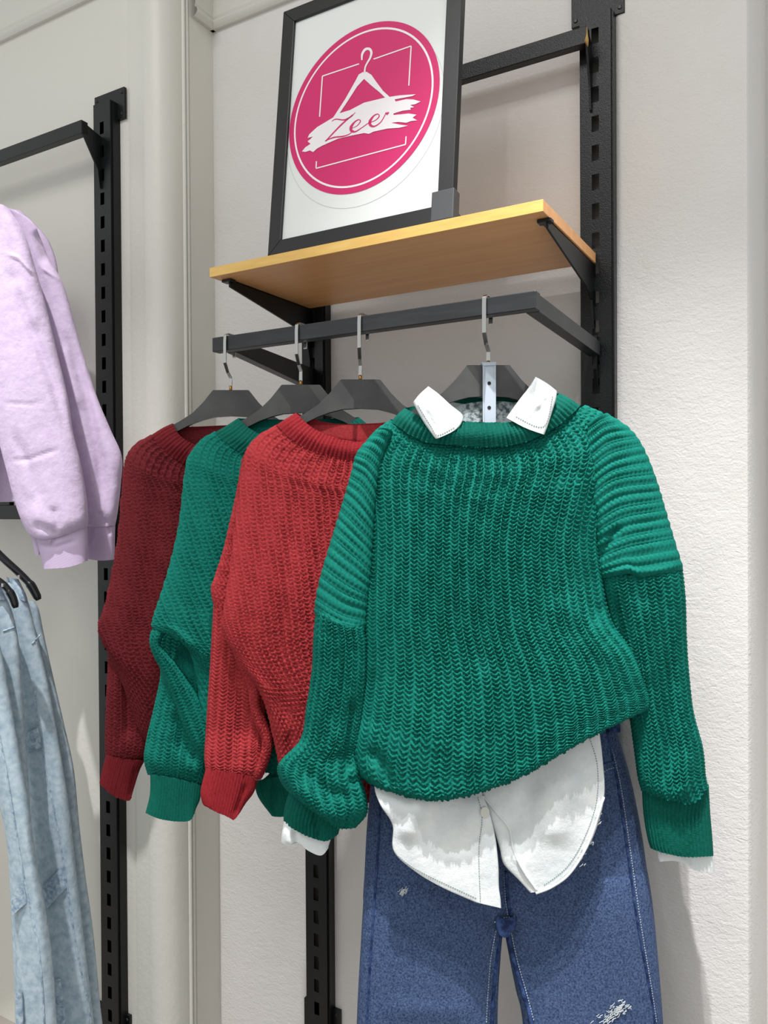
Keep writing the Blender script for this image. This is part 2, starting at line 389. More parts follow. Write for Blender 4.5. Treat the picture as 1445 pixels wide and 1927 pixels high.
rect_solid(bw-0.004, bw-0.004, fw-bw+0.004, fh-bw+0.004, -0.010, -0.006).build('backing_sheet', m_paper, sign)
cp = rect_solid(fw-0.040, -0.0004, fw+0.004, 0.055, -ft-0.003, 0.004).build('corner_protector', m_prot, sign, bevel=0.002); cp['label'] = 'dark grey plastic corner protector with a scuffed edge'
MB().prism([(gx1-0.004, sy+0.024, sz+0.001), (gx1+0.002, sy+0.12, sz+0.001), (gx1-0.02, sy+0.03, sz+0.045)], (-0.004, 0, 0)).build('easel_foot', m_frame, sign)
P0 = fr(0, 0, -0.0058)
def sp(px, py, w=0.0): return at_plane(px, py, P0+nrm*w, nrm)
def suv(px, py):
    p = sp(px, py)-P0; return np.array((p.dot(ex), p.dot(upn)))
ext = [suv(547, 262), suv(828, 160), suv(738, 46), suv(636, 364.5), suv(600, 105), suv(770, 300)]
A = np.array([[2*e[0], 2*e[1], 1] for e in ext]); bb = np.array([e@e for e in ext])
sol = np.linalg.lstsq(A, bb, rcond=None)[0]; cu, cv = sol[0], sol[1]; cr = math.sqrt(sol[2]+cu*cu+cv*cv)
print('circle', cu, cv, cr)
def ring(name, r0, r1, w, m, parent=None, c=(cu, cv), n=96):
    v = []; f = []
    for k in range(n):
        a = 2*math.pi*k/n
        for r_ in (r0, r1): v.append(P0+ex*(c[0]+r_*math.cos(a))+upn*(c[1]+r_*math.sin(a))+nrm*w)
    for k in range(n):
        f.append((2*k, 2*k+1, (2*k+3) % (2*n), (2*k+2) % (2*n)))
    me = bpy.data.meshes.new(name); me.from_pydata(v, [], f); me.update(); return link(name, me, m, parent or sign)
disc = ring('logo_disc', 0.0005, cr, 0.0004, m_pink)
ring('logo_ring', cr*0.905, cr*0.928, 0.0007, m_white, disc)
ring('cut_line', cr*1.035, cr*1.040, 0.0002, m_line, None, (cu+0.004, cv-0.022))
def c7(p): return (530+p[0]/4.516, 40+p[1]/4.516)
def smooth_pts(pts, n=8, closed=False):
    P = np.array(pts, float); out = []; N_ = len(P)
    for i in range(N_-1 if not closed else N_):
        p0 = P[(i-1) % N_] if closed or i > 0 else P[0]; p1 = P[i]; p2 = P[(i+1) % N_]
        p3 = P[(i+2) % N_] if closed or i+2 < N_ else P[-1]
        for k in range(n):
            t = k/n
            out.append(0.5*((2*p1)+(-p0+p2)*t+(2*p0-5*p1+4*p2-p3)*t*t+(-p0+3*p1-3*p2+p3)*t**3))
    if not closed: out.append(P[-1])
    return np.array(out)
def decal_poly(name, pts, w, m, parent):
    P = [sp(*c7(p), w) for p in pts]
    mb = MB(); mb.add(P, [tuple(t) for t in tessellate_polygon([P])]); return mb.build(name, m, parent)
def ribbon(mb, pts, wd, w, n=8):
    P = smooth_pts(pts, n) if n > 1 else np.array(pts, float)
    wd = np.interp(np.linspace(0, 1, len(P)), np.linspace(0, 1, len(wd)), wd) if hasattr(wd, '__len__') else np.full(len(P), wd)
    L = []; Rr = []
    for i in range(len(P)):
        d = P[min(i+1, len(P)-1)]-P[max(i-1, 0)]; d = d/(np.linalg.norm(d)+1e-9); nn = np.array((-d[1], d[0]))*wd[i]/2
        L.append(sp(*c7(P[i]+nn), w)); Rr.append(sp(*c7(P[i]-nn), w))
    k = len(P); mb.add(L+Rr, [(i, i+1, k+i+1, k+i) for i in range(k-1)])
for pts in ([(322, 812), (346, 466), (657, 362)], [(780, 322), (1100, 210), (1080, 547)], [(295, 1190), (292, 1250), (1052, 1047), (1057, 978)]):
    mb = MB()
    for a, b in zip(pts[:-1], pts[1:]): ribbon(mb, [a, b], 10, 0.0009, 1)
    mb.build('square_outline', m_white, disc)
mb = MB(); ribbon(mb, [(681, 330), (684, 280), (710, 240), (745, 236), (762, 265), (752, 310), (728, 352), (710, 390), (704, 440)], [12, 18, 22, 22, 20, 16, 14, 13, 14], 0.0010)
mb.build('hanger_hook', m_white, disc)
decal_poly('hanger_arms', [(690, 432), (655, 452), (622, 515), (540, 660), (430, 830), (480, 800), (560, 680), (640, 556), (700, 490), (760, 545), (830, 602), (885, 655), (930, 655), (860, 590), (800, 510), (762, 455), (722, 430)], 0.0010, m_white, disc)
brush = [(172, 1107), (200, 1072), (245, 1042), (220, 1020), (240, 1005), (265, 980), (220, 992), (235, 960), (300, 900), (430, 822), (490, 782), (580, 755), (700, 692), (880, 648), (1000, 630), (1140, 620), (1110, 636), (960, 664), (968, 682), (1060, 662), (1120, 665), (1180, 682), (1135, 705), (1092, 712), (1125, 730), (1092, 736), (1097, 752), (1030, 760), (980, 774), (948, 786), (952, 797), (1080, 784), (1145, 794), (1112, 820), (1150, 842), (1100, 848), (1060, 862), (990, 856), (930, 862), (1000, 878), (1072, 888), (1000, 905), (900, 912), (780, 938), (742, 957), (700, 950), (600, 970), (480, 998), (400, 1033), (340, 1060), (300, 1082), (268, 1112), (238, 1098), (205, 1110)]
bs_ = decal_poly('brush_stroke', brush, 0.0012, m_white, disc)
mb = MB()
ribbon(mb, [(425, 850), (460, 832), (530, 838), (585, 812), (626, 774)], [4, 9, 12, 11, 3], 0.0015)
ribbon(mb, [(602, 796), (500, 885), (372, 1020)], [9, 13, 9], 0.0015)
ribbon(mb, [(366, 1018), (440, 988), (520, 978), (575, 958), (610, 925)], [4, 12, 12, 7, 5], 0.0015)
ribbon(mb, [(592, 912), (640, 888), (668, 852), (655, 836), (620, 856), (590, 898), (592, 930), (625, 938), (675, 908), (735, 866)], [4, 6, 9, 8, 12, 24, 24, 12, 7, 7], 0.0015)
ribbon(mb, [(735, 866), (795, 842), (828, 808), (815, 788), (780, 806), (750, 850), (755, 884), (790, 892), (840, 858), (876, 800), (884, 776)], [6, 7, 9, 8, 12, 24, 24, 12, 8, 7, 6], 0.0015)
mb.build('lettering', m_pink, disc)
decal_poly('small_heart', [(884, 772), (893, 776), (905, 770), (914, 776), (906, 788), (893, 799), (884, 786)], 0.0015, m_pink, disc)

# ------------------------------------------------------------------ cloth: tubes lofted between traced sections
def crom(P, x):
    """Catmull-Rom through rows P (n,...) at x in [0, n-1]"""
    n = len(P); i = np.clip(np.floor(x).astype(int), 0, n-2); t = (x-i).reshape((-1,)+(1,)*(P.ndim-1))
    p1 = P[i]; p2 = P[i+1]; p0 = np.where(t*0+i.reshape(t.shape) > 0, P[np.maximum(i-1, 0)], 2*p1-p2)
    p3 = np.where(t*0+i.reshape(t.shape) < n-2, P[np.minimum(i+2, n-1)], 2*p2-p1)
    return 0.5*((2*p1)+(-p0+p2)*t+(2*p0-5*p1+4*p2-p3)*t*t+(-p0+3*p1-3*p2+p3)*t**3)
def polyl(pts, s):
    P = np.array(pts, float)
    if len(P) > 2: P = smooth_pts(P, 10)
    d = np.r_[0, np.cumsum(np.linalg.norm(np.diff(P, axis=0), axis=1))]; d /= d[-1]
    return np.stack([np.interp(s, d, P[:, 0]), np.interp(s, d, P[:, 1])], -1)
def segdist(X, Y, pts):
    best = np.full(X.shape, 1e18); par = np.zeros(X.shape); acc = 0.0
    tl_ = sum(math.dist(a, b) for a, b in zip(pts[:-1], pts[1:]))
    for (x0, y0), (x1, y1) in zip(pts[:-1], pts[1:]):
        dx, dy = x1-x0, y1-y0; q = np.clip(((X-x0)*dx+(Y-y0)*dy)/(dx*dx+dy*dy+1e-9), 0, 1)
        d2 = (X-x0-q*dx)**2+(Y-y0-q*dy)**2; ln = math.hypot(dx, dy)
        par = np.where(d2 < best, (acc+q*ln)/tl_, par); best = np.minimum(best, d2); acc += ln
    e = np.clip(np.minimum(par, 1-par)/0.25, 0, 1)
    return np.sqrt(best), e*e*(3-2*e)
def chunky(u, w):
    """relief of a chunky fisherman's rib, u in columns, w in stitch rows, 0..1"""
    a = u-np.floor(u); k = np.floor(u)
    ph = w+0.30*np.cos(2*np.pi*a)+0.5*(k % 2)
    loop = (0.5+0.5*np.cos(2*np.pi*ph))
    env = 0.35+0.65*np.sin(np.pi*a)**0.7
    edge = np.minimum(a, 1-a)
    line = np.exp(-(edge/0.085)**2)*(0.72+0.2*np.cos(2*np.pi*(w*1.0)))
    return np.maximum((loop**1.5)*env, line)
def striped(u, w):
    a = u-np.floor(u); k = np.floor(u)
    loop = 0.5+0.5*np.cos(2*np.pi*(w+0.30*np.cos(2*np.pi*a)+0.5*(k % 2)))
    line = np.exp(-(np.minimum(a, 1-a)/0.11)**2)
    return np.maximum((loop**1.3)*(0.15+0.58*np.sin(np.pi*a)**0.8), line)
def ridges(u, w):
    a = u-np.floor(u); k = np.floor(u)
    loop = 0.5+0.5*np.cos(2*np.pi*(w+0.30*np.cos(2*np.pi*a)+0.5*(k % 2)))
    body = np.sin(np.pi*a)**0.55
    line = np.exp(-(np.minimum(a, 1-a)/0.07)**2)*0.8
    return np.maximum(body*(0.62+0.38*loop), line)
def finerib(u, w):
    a = np.abs(np.sin(np.pi*u))**0.8
    return a*(0.82+0.18*np.cos(2*np.pi*(w+0.25*np.floor(u))))
def tube(name, parent, m, t, rows, th=0.03, k=2.5, step=2.6, knit=None, pitch=(16, 7), amp=0.0022, horiz=False, shear=None, folds=(), wob=0.0, ends=True, seed=0, back=5, label=None, uoff=0.0):
    """rows: [pts] or dict(f=front pts, b=back pts, th=, dt=) ; px coordinates on the photograph, t = distance along the view axis"""
    rr = [r_ if isinstance(r_, dict) else dict(f=r_) for r_ in rows]
    wpx = np.mean([sum(math.dist(a, b) for a, b in zip(r_['f'][:-1], r_['f'][1:])) for r_ in rr])
    thpx = th*F/t
    the = np.linspace(0, math.pi, 1500); c = -np.sign(np.cos(the))*np.abs(np.cos(the))**(2/k); nn = np.sin(the).clip(0)**(2/k)
    al = np.r_[0, np.cumsum(np.hypot(np.diff(c)*wpx/2, np.diff(nn)*thpx))]; tot = al[-1]
    K = max(6, int(tot/step)); Kb = max(4, K//back)
    sf = np.linspace(0, tot, K+1); cf = np.interp(sf, al, c); nf = np.interp(sf, al, nn)
    sb = np.linspace(0, tot, Kb+1)[1:-1]; cb = np.interp(sb, al, c)[::-1]; nb = -np.interp(sb, al, nn)[::-1]*0.8
    RF = np.stack([polyl(r_['f'], (cf+1)/2) for r_ in rr]); RB = np.stack([polyl(r_.get('b', r_['f']), (cb+1)/2) for r_ in rr])
    R_ = np.concatenate([RF, RB], 1)
    TH = np.array([r_.get('th', th) for r_ in rr]); DT = np.array([r_.get('dt', 0.0) for r_ in rr])
    dist = np.linalg.norm(np.diff(RF, axis=0), axis=-1).mean(1); cum = np.r_[0, np.cumsum(dist)]
    NV = max(4, int(cum[-1]/step)); vv = np.linspace(0, cum[-1], NV+1); x = np.interp(vv, cum, np.arange(len(cum)))
    G = crom(R_, x); THv = crom(TH, x); DTv = crom(DT, x)
    nprof = np.r_[nf, nb]
    NO = nprof[None, :]*THv[:, None]+DTv[:, None]
    PX, PY = G[..., 0].copy(), G[..., 1].copy()
    front = np.zeros(len(nprof)); front[:K+1] = 1
    wgt = front*np.clip(nprof, 0, 1)**0.5
    for (pts, wd_, am) in folds:
        d, tp = segdist(PX, PY, pts); NO = NO+am*np.exp(-(d/wd_)**2)*tp*wgt
    if wob:
        rs = np.random.RandomState(seed+7)
        for _ in range(7):
            kx, ky = rs.normal(0, 1/55, 2); ph = rs.uniform(0, 6.28); NO = NO+wob*0.4*np.sin(PX*kx+PY*ky*0.6+ph)*wgt
    P = Cn+(t-NO)[..., None]*rays(PX, PY)
    nl = len(nprof)
    if knit:
        du = np.roll(P, -1, 1)-np.roll(P, 1, 1); dv = np.gradient(P, axis=0)
        Nn = np.cross(du, dv); Nn /= np.linalg.norm(Nn, axis=-1, keepdims=True)+1e-12
        mid = K//2; 
        if (Nn[NV//2, mid]@Fn) > 0: Nn = -Nn
        up_ = np.r_[sf, tot+np.linspace(0, tot, Kb+1)[1:-1]][None, :]*np.ones((NV+1, 1)); vp = vv[:, None]*np.ones((1, nl))
        if shear: up_ = up_-shear(up_/tot, vp/cum[-1])
        # stitches follow the local width of the cloth only partly
        if horiz: h = knit(vp/pitch[0]+uoff, up_/pitch[1])
        else: h = knit(up_/pitch[0]+uoff, vp/pitch[1])
        irr = 1+0.15*np.sin(up_*0.11+vp*0.037)+0.1*np.sin(up_*0.051-vp*0.09+1)
        P = P+Nn*((h-0.5)*amp*irr*(front*(0.35+0.65*np.clip(nprof, 0, 1)**1.5))[None, :])[..., None]
    V = P.reshape(-1, 3); idx = np.arange((NV+1)*nl).reshape(NV+1, nl)
    a = idx[:-1]; b = np.roll(idx, -1, 1)[:-1]; c_ = np.roll(idx, -1, 1)[1:]; d = idx[1:]
    Q = np.stack([a, d, c_, b], -1).reshape(-1, 4)
    me = bpy.data.meshes.new(name)
    me.vertices.add(len(V)); me.vertices.foreach_set('co', V.astype(np.float32).ravel())
    me.loops.add(Q.size); me.loops.foreach_set('vertex_index', Q.astype(np.int32).ravel())
    me.polygons.add(len(Q)); me.polygons.foreach_set('loop_start', np.arange(0, Q.size, 4, dtype=np.int32)); me.polygons.foreach_set('loop_total', np.full(len(Q), 4, np.int32))
    me.update(calc_edges=True)
    o = link(name, me, m, parent, True)
    if label: o['label'] = label
    return o
from mathutils.bvhtree import BVHTree
_bvh = {}
def bvh(o):
    if o.name not in _bvh: _bvh[o.name] = BVHTree.FromPolygons([v.co for v in o.data.vertices], [tuple(p.vertices) for p in o.data.polygons])
    return _bvh[o.name]
def drop(on, px, py, t, up_=0.0):
    """the point of the cloth seen at this place, raised a little off its surface"""
    d = ray(px, py); best = None
    for o in on:
        hit = bvh(o).ray_cast(CAM, d.normalized())
        if hit[0] is not None and (best is None or hit[3] < best[1]): best = (hit[0], hit[3])
    return (best[0]-d.normalized()*up_) if best else CAM+d*t
def seam(name, parent, m, t, pts, r=0.0011, seg=6, lift=0.0, dash=None, n=6, on=None):
    """raised stitch line that lies at distance t-lift"""
    P = smooth_pts(pts, n); T = np.interp(np.linspace(0, 1, len(P)), np.linspace(0, 1, len(lift)), lift) if hasattr(lift, '__len__') else np.full(len(P), lift)
    W3 = [drop(on, p[0], p[1], t-0.03, r*(1.2 if dash else 0.1)) for p in P] if on else [CAM+ray(*p)*(t-q) for p, q in zip(P, T)]
    mb = MB()
    if dash:
        L_ = np.r_[0, np.cumsum([ (b-a).length for a, b in zip(W3[:-1], W3[1:])])]; n_ = max(2, int(L_[-1]/dash)); arr = np.array([list(p) for p in W3])
        for i in range(n_):
            a0, a1 = i*dash, i*dash+dash*0.62
            pa = [np.interp(a0, L_, arr[:, j]) for j in range(3)]; pb_ = [np.interp(a1, L_, arr[:, j]) for j in range(3)]
            mb.tube([pa, pb_], r, 4)
    else: mb.tube(W3, r, seg)
    o = mb.build(name, m, parent, True)
    if dash: o['kind'] = 'stuff'
    return o

# ------------------------------------------------------------------ hangers
def hanger(cxp, ytop, t, poly, hookpts, label, scale=1.0, tips=None):
    """poly: half outline right side offsets from (cxp, ytop) in px"""
    root = empty('clothes_hanger', at_t(cxp, ytop, t), label, 'clothes hanger', 'black hangers on the sweater rail')
    right = poly; left = [(-x, y) for x, y in reversed(poly)]
    pts = [(cxp+x, ytop+y) for x, y in left+right]
    P = [at_t(x, y, t-0.006) for x, y in pts]
    MB().prism(P, Fw*0.012).build('shoulder_bar', m_hang, root, bevel=0.0022)
    MB().tube([at_t(cxp, ytop-8, t), at_t(cxp, ytop+3, t)], 0.0032, 10).build('brass_collar', m_brass, root, True)
    # hook: up from the collar, a small jog, up the front of the rail, over it and down behind
    hx, hy, jog, top = hookpts               # px x at rail top, px y of jog, width jog
    a0 = at_t(cxp, ytop-6, t); a1 = at_t(cxp, jog+6, t)
    pr = at_y(hx, top+3, yb-0.003)
    b0 = Vector((pr.x, yb-0.004, a1.z+0.008))
    b0 = Vector((a1.x*0.5+pr.x*0.5, a1.y*0.5+(yb-0.004)*0.5, a1.z+0.006))
    zt_ = zb+0.0015
    pts3 = [a0, a1.lerp(a0, 0.5), a1, b0, Vector((pr.x, yb-0.0035, a1.z+0.02)), Vector((pr.x, yb-0.003, zb-0.012)), Vector((pr.x, yb-0.002, zt_-0.001)), Vector((pr.x, yb+0.004, zt_+0.003)), Vector((pr.x, yb+0.018, zt_+0.003)),
            Vector((pr.x, yb+0.0245, zt_-0.001)), Vector((pr.x, yb+0.026, zb-0.02)), Vector((pr.x, yb+0.024, zb-0.04))]
    MB().strip(pts3, Vector((0.0036, 0, 0)), 0.0011).build('hook', m_chrome, root, bevel=0.0004)
    return root
# outline of half a hanger: top edge flat, shoulder sweeping down, then back along the arched underside
def hpoly(s): return [(x*s, y*s) for x, y in [(36, 0), (38, 1), (58, 26), (80, 48), (108, 66), (146, 86), (176, 104), (181, 111), (174, 117), (146, 104), (108, 84), (80, 70), (58, 62), (34, 56), (0, 54)]]
T1, T2, T3, T4 = 1.612, 1.532, 1.458, 1.330
hanger(434, 734, T1, hpoly(0.90), (423, 0, 705, 628), 'leftmost black plastic hanger on the rail, inside the leftmost red sweater')
hanger(566, 724, T2, hpoly(0.97), (558, 0, 692, 609), 'second black plastic hanger from the left, inside the left green sweater')
hanger(678, 714, T3, hpoly(1.00), (676, 0, 681, 593), 'third black plastic hanger from the left, inside the brick red sweater')
hanger(919, 687, T4, hpoly(1.08), (911, 0, 655, 555), 'rightmost black hanger with a translucent strip, inside the green sweater with white collar')

# translucent strip with two holes clipped on the rightmost hanger
st = empty('plastic_strip', at_t(920, 788, T4-0.012), 'translucent plastic strip with two holes hanging on the rightmost hanger', 'plastic connector')
ts = T4-0.013
o = MB().prism([at_t(x, y, ts) for x, y in [(911, 686), (930, 684), (931, 795), (912, 795)]], Fw*0.002).build('strip', m_clear, st)
for xa, xb_ in ((908.5, 911.5), (930, 933)):
    MB().prism([at_t(x, y, ts-0.001) for x, y in [(xa, 684), (xb_, 684), (xb_, 795), (xa, 795)]], Fw*0.005).build('strip_edge', m_clear, st)
MB().prism([at_t(x, y, ts-0.002) for x, y in [(906, 682), (934, 681), (932, 687), (909, 688)]], Fw*0.02).build('clip_lip', m_clear, st)
for y in (721, 767):
    v = [at_t(920.5+3.4*math.cos(a), y+3.4*math.sin(a), ts-0.0006) for a in np.linspace(0, 2*math.pi, 17)[:-1]]
    MB().prism(v, Fw*0.0004).build('hole', m_hole, st)

# ------------------------------------------------------------------ sweaters
def sweater(cx_, cy_, t, label, group='chunky knit sweaters on the rail'):
    return empty('knit_sweater', at_t(cx_, cy_, t), label, 'sweater', group)
S = 2.3
# --- front green sweater
s4 = sweater(950, 1400, T4, 'large front green chunky knit sweater worn over a white denim shirt')
tube('body', s4, m_green, T4, [
    dict(f=[(735, 790), (800, 826), (875, 838), (930, 839), (985, 830), (1040, 800), (1100, 762)], b=[(735, 790), (900, 775), (1100, 762)], th=.020, dt=.002),
    dict(f=[(705, 812), (790, 842), (900, 862), (1040, 825), (1140, 782)], th=.028),
    dict(f=[(682, 846), (790, 878), (920, 895), (1050, 865), (1168, 825)], th=.036),
    dict(f=[(680, 905), (800, 928), (930, 940), (1060, 920), (1150, 895)], th=.044),
    dict(f=[(688, 1000), (930, 1020), (1128, 1000)], th=.050),
    dict(f=[(686, 1090), (930, 1105), (1135, 1085)], th=.054),
    dict(f=[(684, 1165), (930, 1185), (1152, 1170)], th=.058),
    dict(f=[(682, 1255), (930, 1275), (1196, 1228)], th=.062),
    dict(f=[(672, 1340), (800, 1385), (950, 1380), (1222, 1288)], th=.070),
    dict(f=[(662, 1405), (790, 1462), (950, 1440), (1100, 1370), (1230, 1314)], th=.076),
    dict(f=[(668, 1450), (740, 1484), (830, 1500), (960, 1466), (1100, 1390), (1226, 1330)], th=.078),
    dict(f=[(695, 1476), (740, 1492), (830, 1506), (960, 1470), (1100, 1392), (1216, 1334)], th=.062)],
    knit=chunky, pitch=(17.5, 7.6), amp=0.0085, step=S, wob=0.003, seed=3,
    folds=[([(702, 860), (700, 1000), (690, 1150)], 14, -0.010), ([(1102, 870), (1108, 1000), (1120, 1070), (1150, 1190)], 16, -0.012), ([(1085, 880), (1090, 1000), (1105, 1100)], 22, 0.007),
           ([(1150, 1200), (1080, 1150), (1040, 1120)], 24, 0.006), ([(1225, 1300), (1160, 1230), (1090, 1180)], 26, 0.010), ([(1120, 1130), (1170, 1190)], 14, -0.008),
           ([(690, 1400), (720, 1440), (735, 1490)], 13, -0.012), ([(830, 1400), (800, 1500)], 26, -0.004), ([(905, 1230), (880, 1490)], 40, 0.006), ([(700, 1250), (690, 1380)], 18, -0.006), ([(760, 880), (780, 1300)], 40, 0.004)])
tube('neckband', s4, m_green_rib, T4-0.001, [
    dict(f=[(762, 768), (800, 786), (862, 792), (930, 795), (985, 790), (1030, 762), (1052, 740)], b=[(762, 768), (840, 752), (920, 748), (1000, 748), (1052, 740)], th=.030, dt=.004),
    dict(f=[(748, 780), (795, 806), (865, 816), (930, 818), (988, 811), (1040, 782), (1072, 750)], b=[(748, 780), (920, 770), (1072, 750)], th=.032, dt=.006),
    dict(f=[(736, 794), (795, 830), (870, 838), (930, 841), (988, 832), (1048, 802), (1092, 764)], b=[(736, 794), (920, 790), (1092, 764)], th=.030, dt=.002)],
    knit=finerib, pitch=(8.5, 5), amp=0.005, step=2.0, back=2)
tube('drop_shoulder', s4, m_green, T4-0.006, [
    [(712, 808), (725, 806), (738, 812)], [(673, 850), (695, 858), (716, 880)], [(660, 893), (684, 910), (707, 945)], [(642, 955), (672, 985), (702, 1018)], [(622, 1020), (660, 1052), (698, 1085)],
    [(601, 1092), (645, 1122), (692, 1140)], [(592, 1146), (618, 1163), (650, 1178), (688, 1184)], dict(f=[(596, 1156), (620, 1172), (650, 1184), (684, 1188)], th=.02)],
    th=.030, knit=ridges, pitch=(17.5, 7.6), amp=0.0062, step=2.1, horiz=True, wob=.001, folds=[([(600, 1150), (628, 1170), (684, 1184)], 5, .004)])
tube('drop_shoulder', s4, m_green, T4+0.004, [
    [(1105, 800), (1125, 785), (1142, 778)], [(1098, 850), (1140, 815), (1186, 808)], [(1100, 905), (1150, 866), (1214, 850)], [(1104, 960), (1155, 918), (1236, 906)], [(1112, 1010), (1170, 975), (1252, 960)],
    [(1122, 1054), (1180, 1030), (1268, 1014)], [(1130, 1084), (1180, 1072), (1206, 1078), (1284, 1066)], dict(f=[(1134, 1092), (1180, 1082), (1206, 1088), (1282, 1076)], th=.02)],
    th=.034, knit=ridges, pitch=(17.5, 7.6), amp=0.0072, step=2.1, horiz=True, wob=.001, uoff=.4,
    folds=[([(1110, 940), (1122, 1080)], 11, -0.012), ([(1128, 1062), (1150, 1010), (1170, 985)], 9, -0.008), ([(1132, 1084), (1180, 1072), (1206, 1080), (1282, 1068)], 5, .004)])
tube('sleeve', s4, m_green, T4-0.008, [
    dict(f=[(602, 1128), (640, 1152), (688, 1160)], th=.020), [(595, 1150), (640, 1178), (686, 1184)], [(590, 1200), (690, 1212)], [(587, 1260), (690, 1270)], [(577, 1330), (684, 1342)], [(566, 1390), (620, 1400), (676, 1392)],
    [(530, 1430), (600, 1436), (672, 1420)], dict(f=[(522, 1450), (600, 1472), (680, 1462)], th=.044), dict(f=[(533, 1478), (600, 1506), (690, 1502)], th=.046), dict(f=[(556, 1500), (612, 1535), (690, 1532)], th=.04), dict(f=[(590, 1515), (630, 1556), (668, 1558)], th=.024)],
    th=.034, knit=chunky, pitch=(15.5, 7.4), amp=0.0080, step=S, wob=.003, seed=5,
    folds=[([(636, 1200), (640, 1400)], 12, -.006), ([(665, 1300), (655, 1440), (640, 1480)], 10, -.012), ([(560, 1440), (620, 1490), (690, 1500)], 14, -.008), ([(610, 1180), (604, 1380)], 12, .005), ([(545, 1470), (610, 1530), (670, 1550)], 14, .008), ([(690, 1470), (650, 1470)], 12, -.012)])
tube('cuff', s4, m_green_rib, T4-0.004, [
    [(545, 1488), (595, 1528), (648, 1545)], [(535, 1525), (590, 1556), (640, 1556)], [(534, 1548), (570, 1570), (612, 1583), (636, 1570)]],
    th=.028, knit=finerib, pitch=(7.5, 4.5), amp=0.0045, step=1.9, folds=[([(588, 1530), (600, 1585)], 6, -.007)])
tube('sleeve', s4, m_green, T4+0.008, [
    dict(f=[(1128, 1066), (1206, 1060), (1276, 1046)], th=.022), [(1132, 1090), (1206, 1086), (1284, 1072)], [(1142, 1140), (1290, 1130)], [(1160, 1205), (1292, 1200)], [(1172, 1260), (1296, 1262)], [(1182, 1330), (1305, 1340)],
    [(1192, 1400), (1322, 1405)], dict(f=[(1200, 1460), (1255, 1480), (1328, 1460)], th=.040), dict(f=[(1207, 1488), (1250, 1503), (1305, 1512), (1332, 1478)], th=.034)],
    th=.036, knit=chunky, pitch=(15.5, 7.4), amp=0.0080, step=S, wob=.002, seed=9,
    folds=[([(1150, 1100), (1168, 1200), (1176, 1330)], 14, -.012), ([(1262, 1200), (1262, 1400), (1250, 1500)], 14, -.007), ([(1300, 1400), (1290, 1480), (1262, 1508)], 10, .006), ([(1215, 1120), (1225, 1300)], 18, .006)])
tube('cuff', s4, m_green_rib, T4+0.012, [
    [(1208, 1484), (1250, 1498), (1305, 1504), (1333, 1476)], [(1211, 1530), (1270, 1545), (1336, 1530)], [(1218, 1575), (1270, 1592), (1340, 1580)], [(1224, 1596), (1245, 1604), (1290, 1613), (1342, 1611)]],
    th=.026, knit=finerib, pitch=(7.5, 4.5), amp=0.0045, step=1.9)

# --- brick red sweater
s3 = sweater(678, 1450, T3, 'bright brick red chunky knit sweater, third from the left on the rail')
t3 = T3-0.004
sh3 = lambda u, v: 260*(1-0.75*np.clip(u*1.6, 0, 1))*v**1.4
tube('body', s3, m_red, t3, [
    dict(f=[(521, 800), (560, 833), (620, 858), (680, 868), (760, 850), (815, 800)], b=[(521, 800), (680, 800), (815, 800)], th=.016, dt=.002),
    dict(f=[(486, 820), (560, 862), (680, 890), (790, 866), (850, 822)], th=.022),
    dict(f=[(461, 850), (560, 900), (680, 915), (870, 862)], th=.026), dict(f=[(452, 900), (680, 945), (880, 920)], th=.028),
    [(442, 980), (680, 1020), (885, 1000)], [(432, 1070), (680, 1095), (890, 1080)], [(420, 1150), (680, 1180), (890, 1160)], dict(f=[(419, 1190), (500, 1230), (680, 1250), (890, 1240)], th=.028),
    dict(f=[(448, 1242), (520, 1290), (690, 1320), (890, 1300)], th=.028), dict(f=[(492, 1310), (560, 1345), (890, 1370)], th=.028), dict(f=[(514, 1390), (600, 1420), (870, 1430)], th=.028),
    dict(f=[(528, 1450), (600, 1490), (850, 1480)], th=.024), dict(f=[(548, 1490), (600, 1515), (820, 1500)], th=.014)],
    th=.030, knit=striped, pitch=(14.5, 6.8), amp=0.0075, step=S, shear=sh3, wob=.002, seed=11,
    folds=[([(535, 1100), (530, 1250), (545, 1400)], 12, -.006), ([(440, 1225), (500, 1300), (530, 1400)], 8, .006), ([(560, 1000), (570, 1450)], 22, .005), ([(545, 1370), (540, 1460)], 8, -.008)])
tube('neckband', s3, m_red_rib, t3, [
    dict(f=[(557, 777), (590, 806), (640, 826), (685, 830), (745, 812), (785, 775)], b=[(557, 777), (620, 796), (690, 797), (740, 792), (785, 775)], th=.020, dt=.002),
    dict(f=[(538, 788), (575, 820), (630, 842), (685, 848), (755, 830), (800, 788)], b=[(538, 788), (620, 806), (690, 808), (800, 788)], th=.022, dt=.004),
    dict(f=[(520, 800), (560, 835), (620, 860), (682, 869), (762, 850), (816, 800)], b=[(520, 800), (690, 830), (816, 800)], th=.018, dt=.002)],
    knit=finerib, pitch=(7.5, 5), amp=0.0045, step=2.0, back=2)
tube('drop_shoulder', s3, m_red, T3+0.022, [
    [(456, 860), (480, 870)], [(446, 920), (482, 930)], [(434, 975), (480, 985)], [(420, 1035), (480, 1040)], [(404, 1085), (480, 1095)], [(397, 1108), (440, 1120), (480, 1130)], [(402, 1140), (440, 1152), (480, 1160)]],
    th=.016, knit=chunky, pitch=(15, 7), amp=0.0075, step=S, horiz=True)
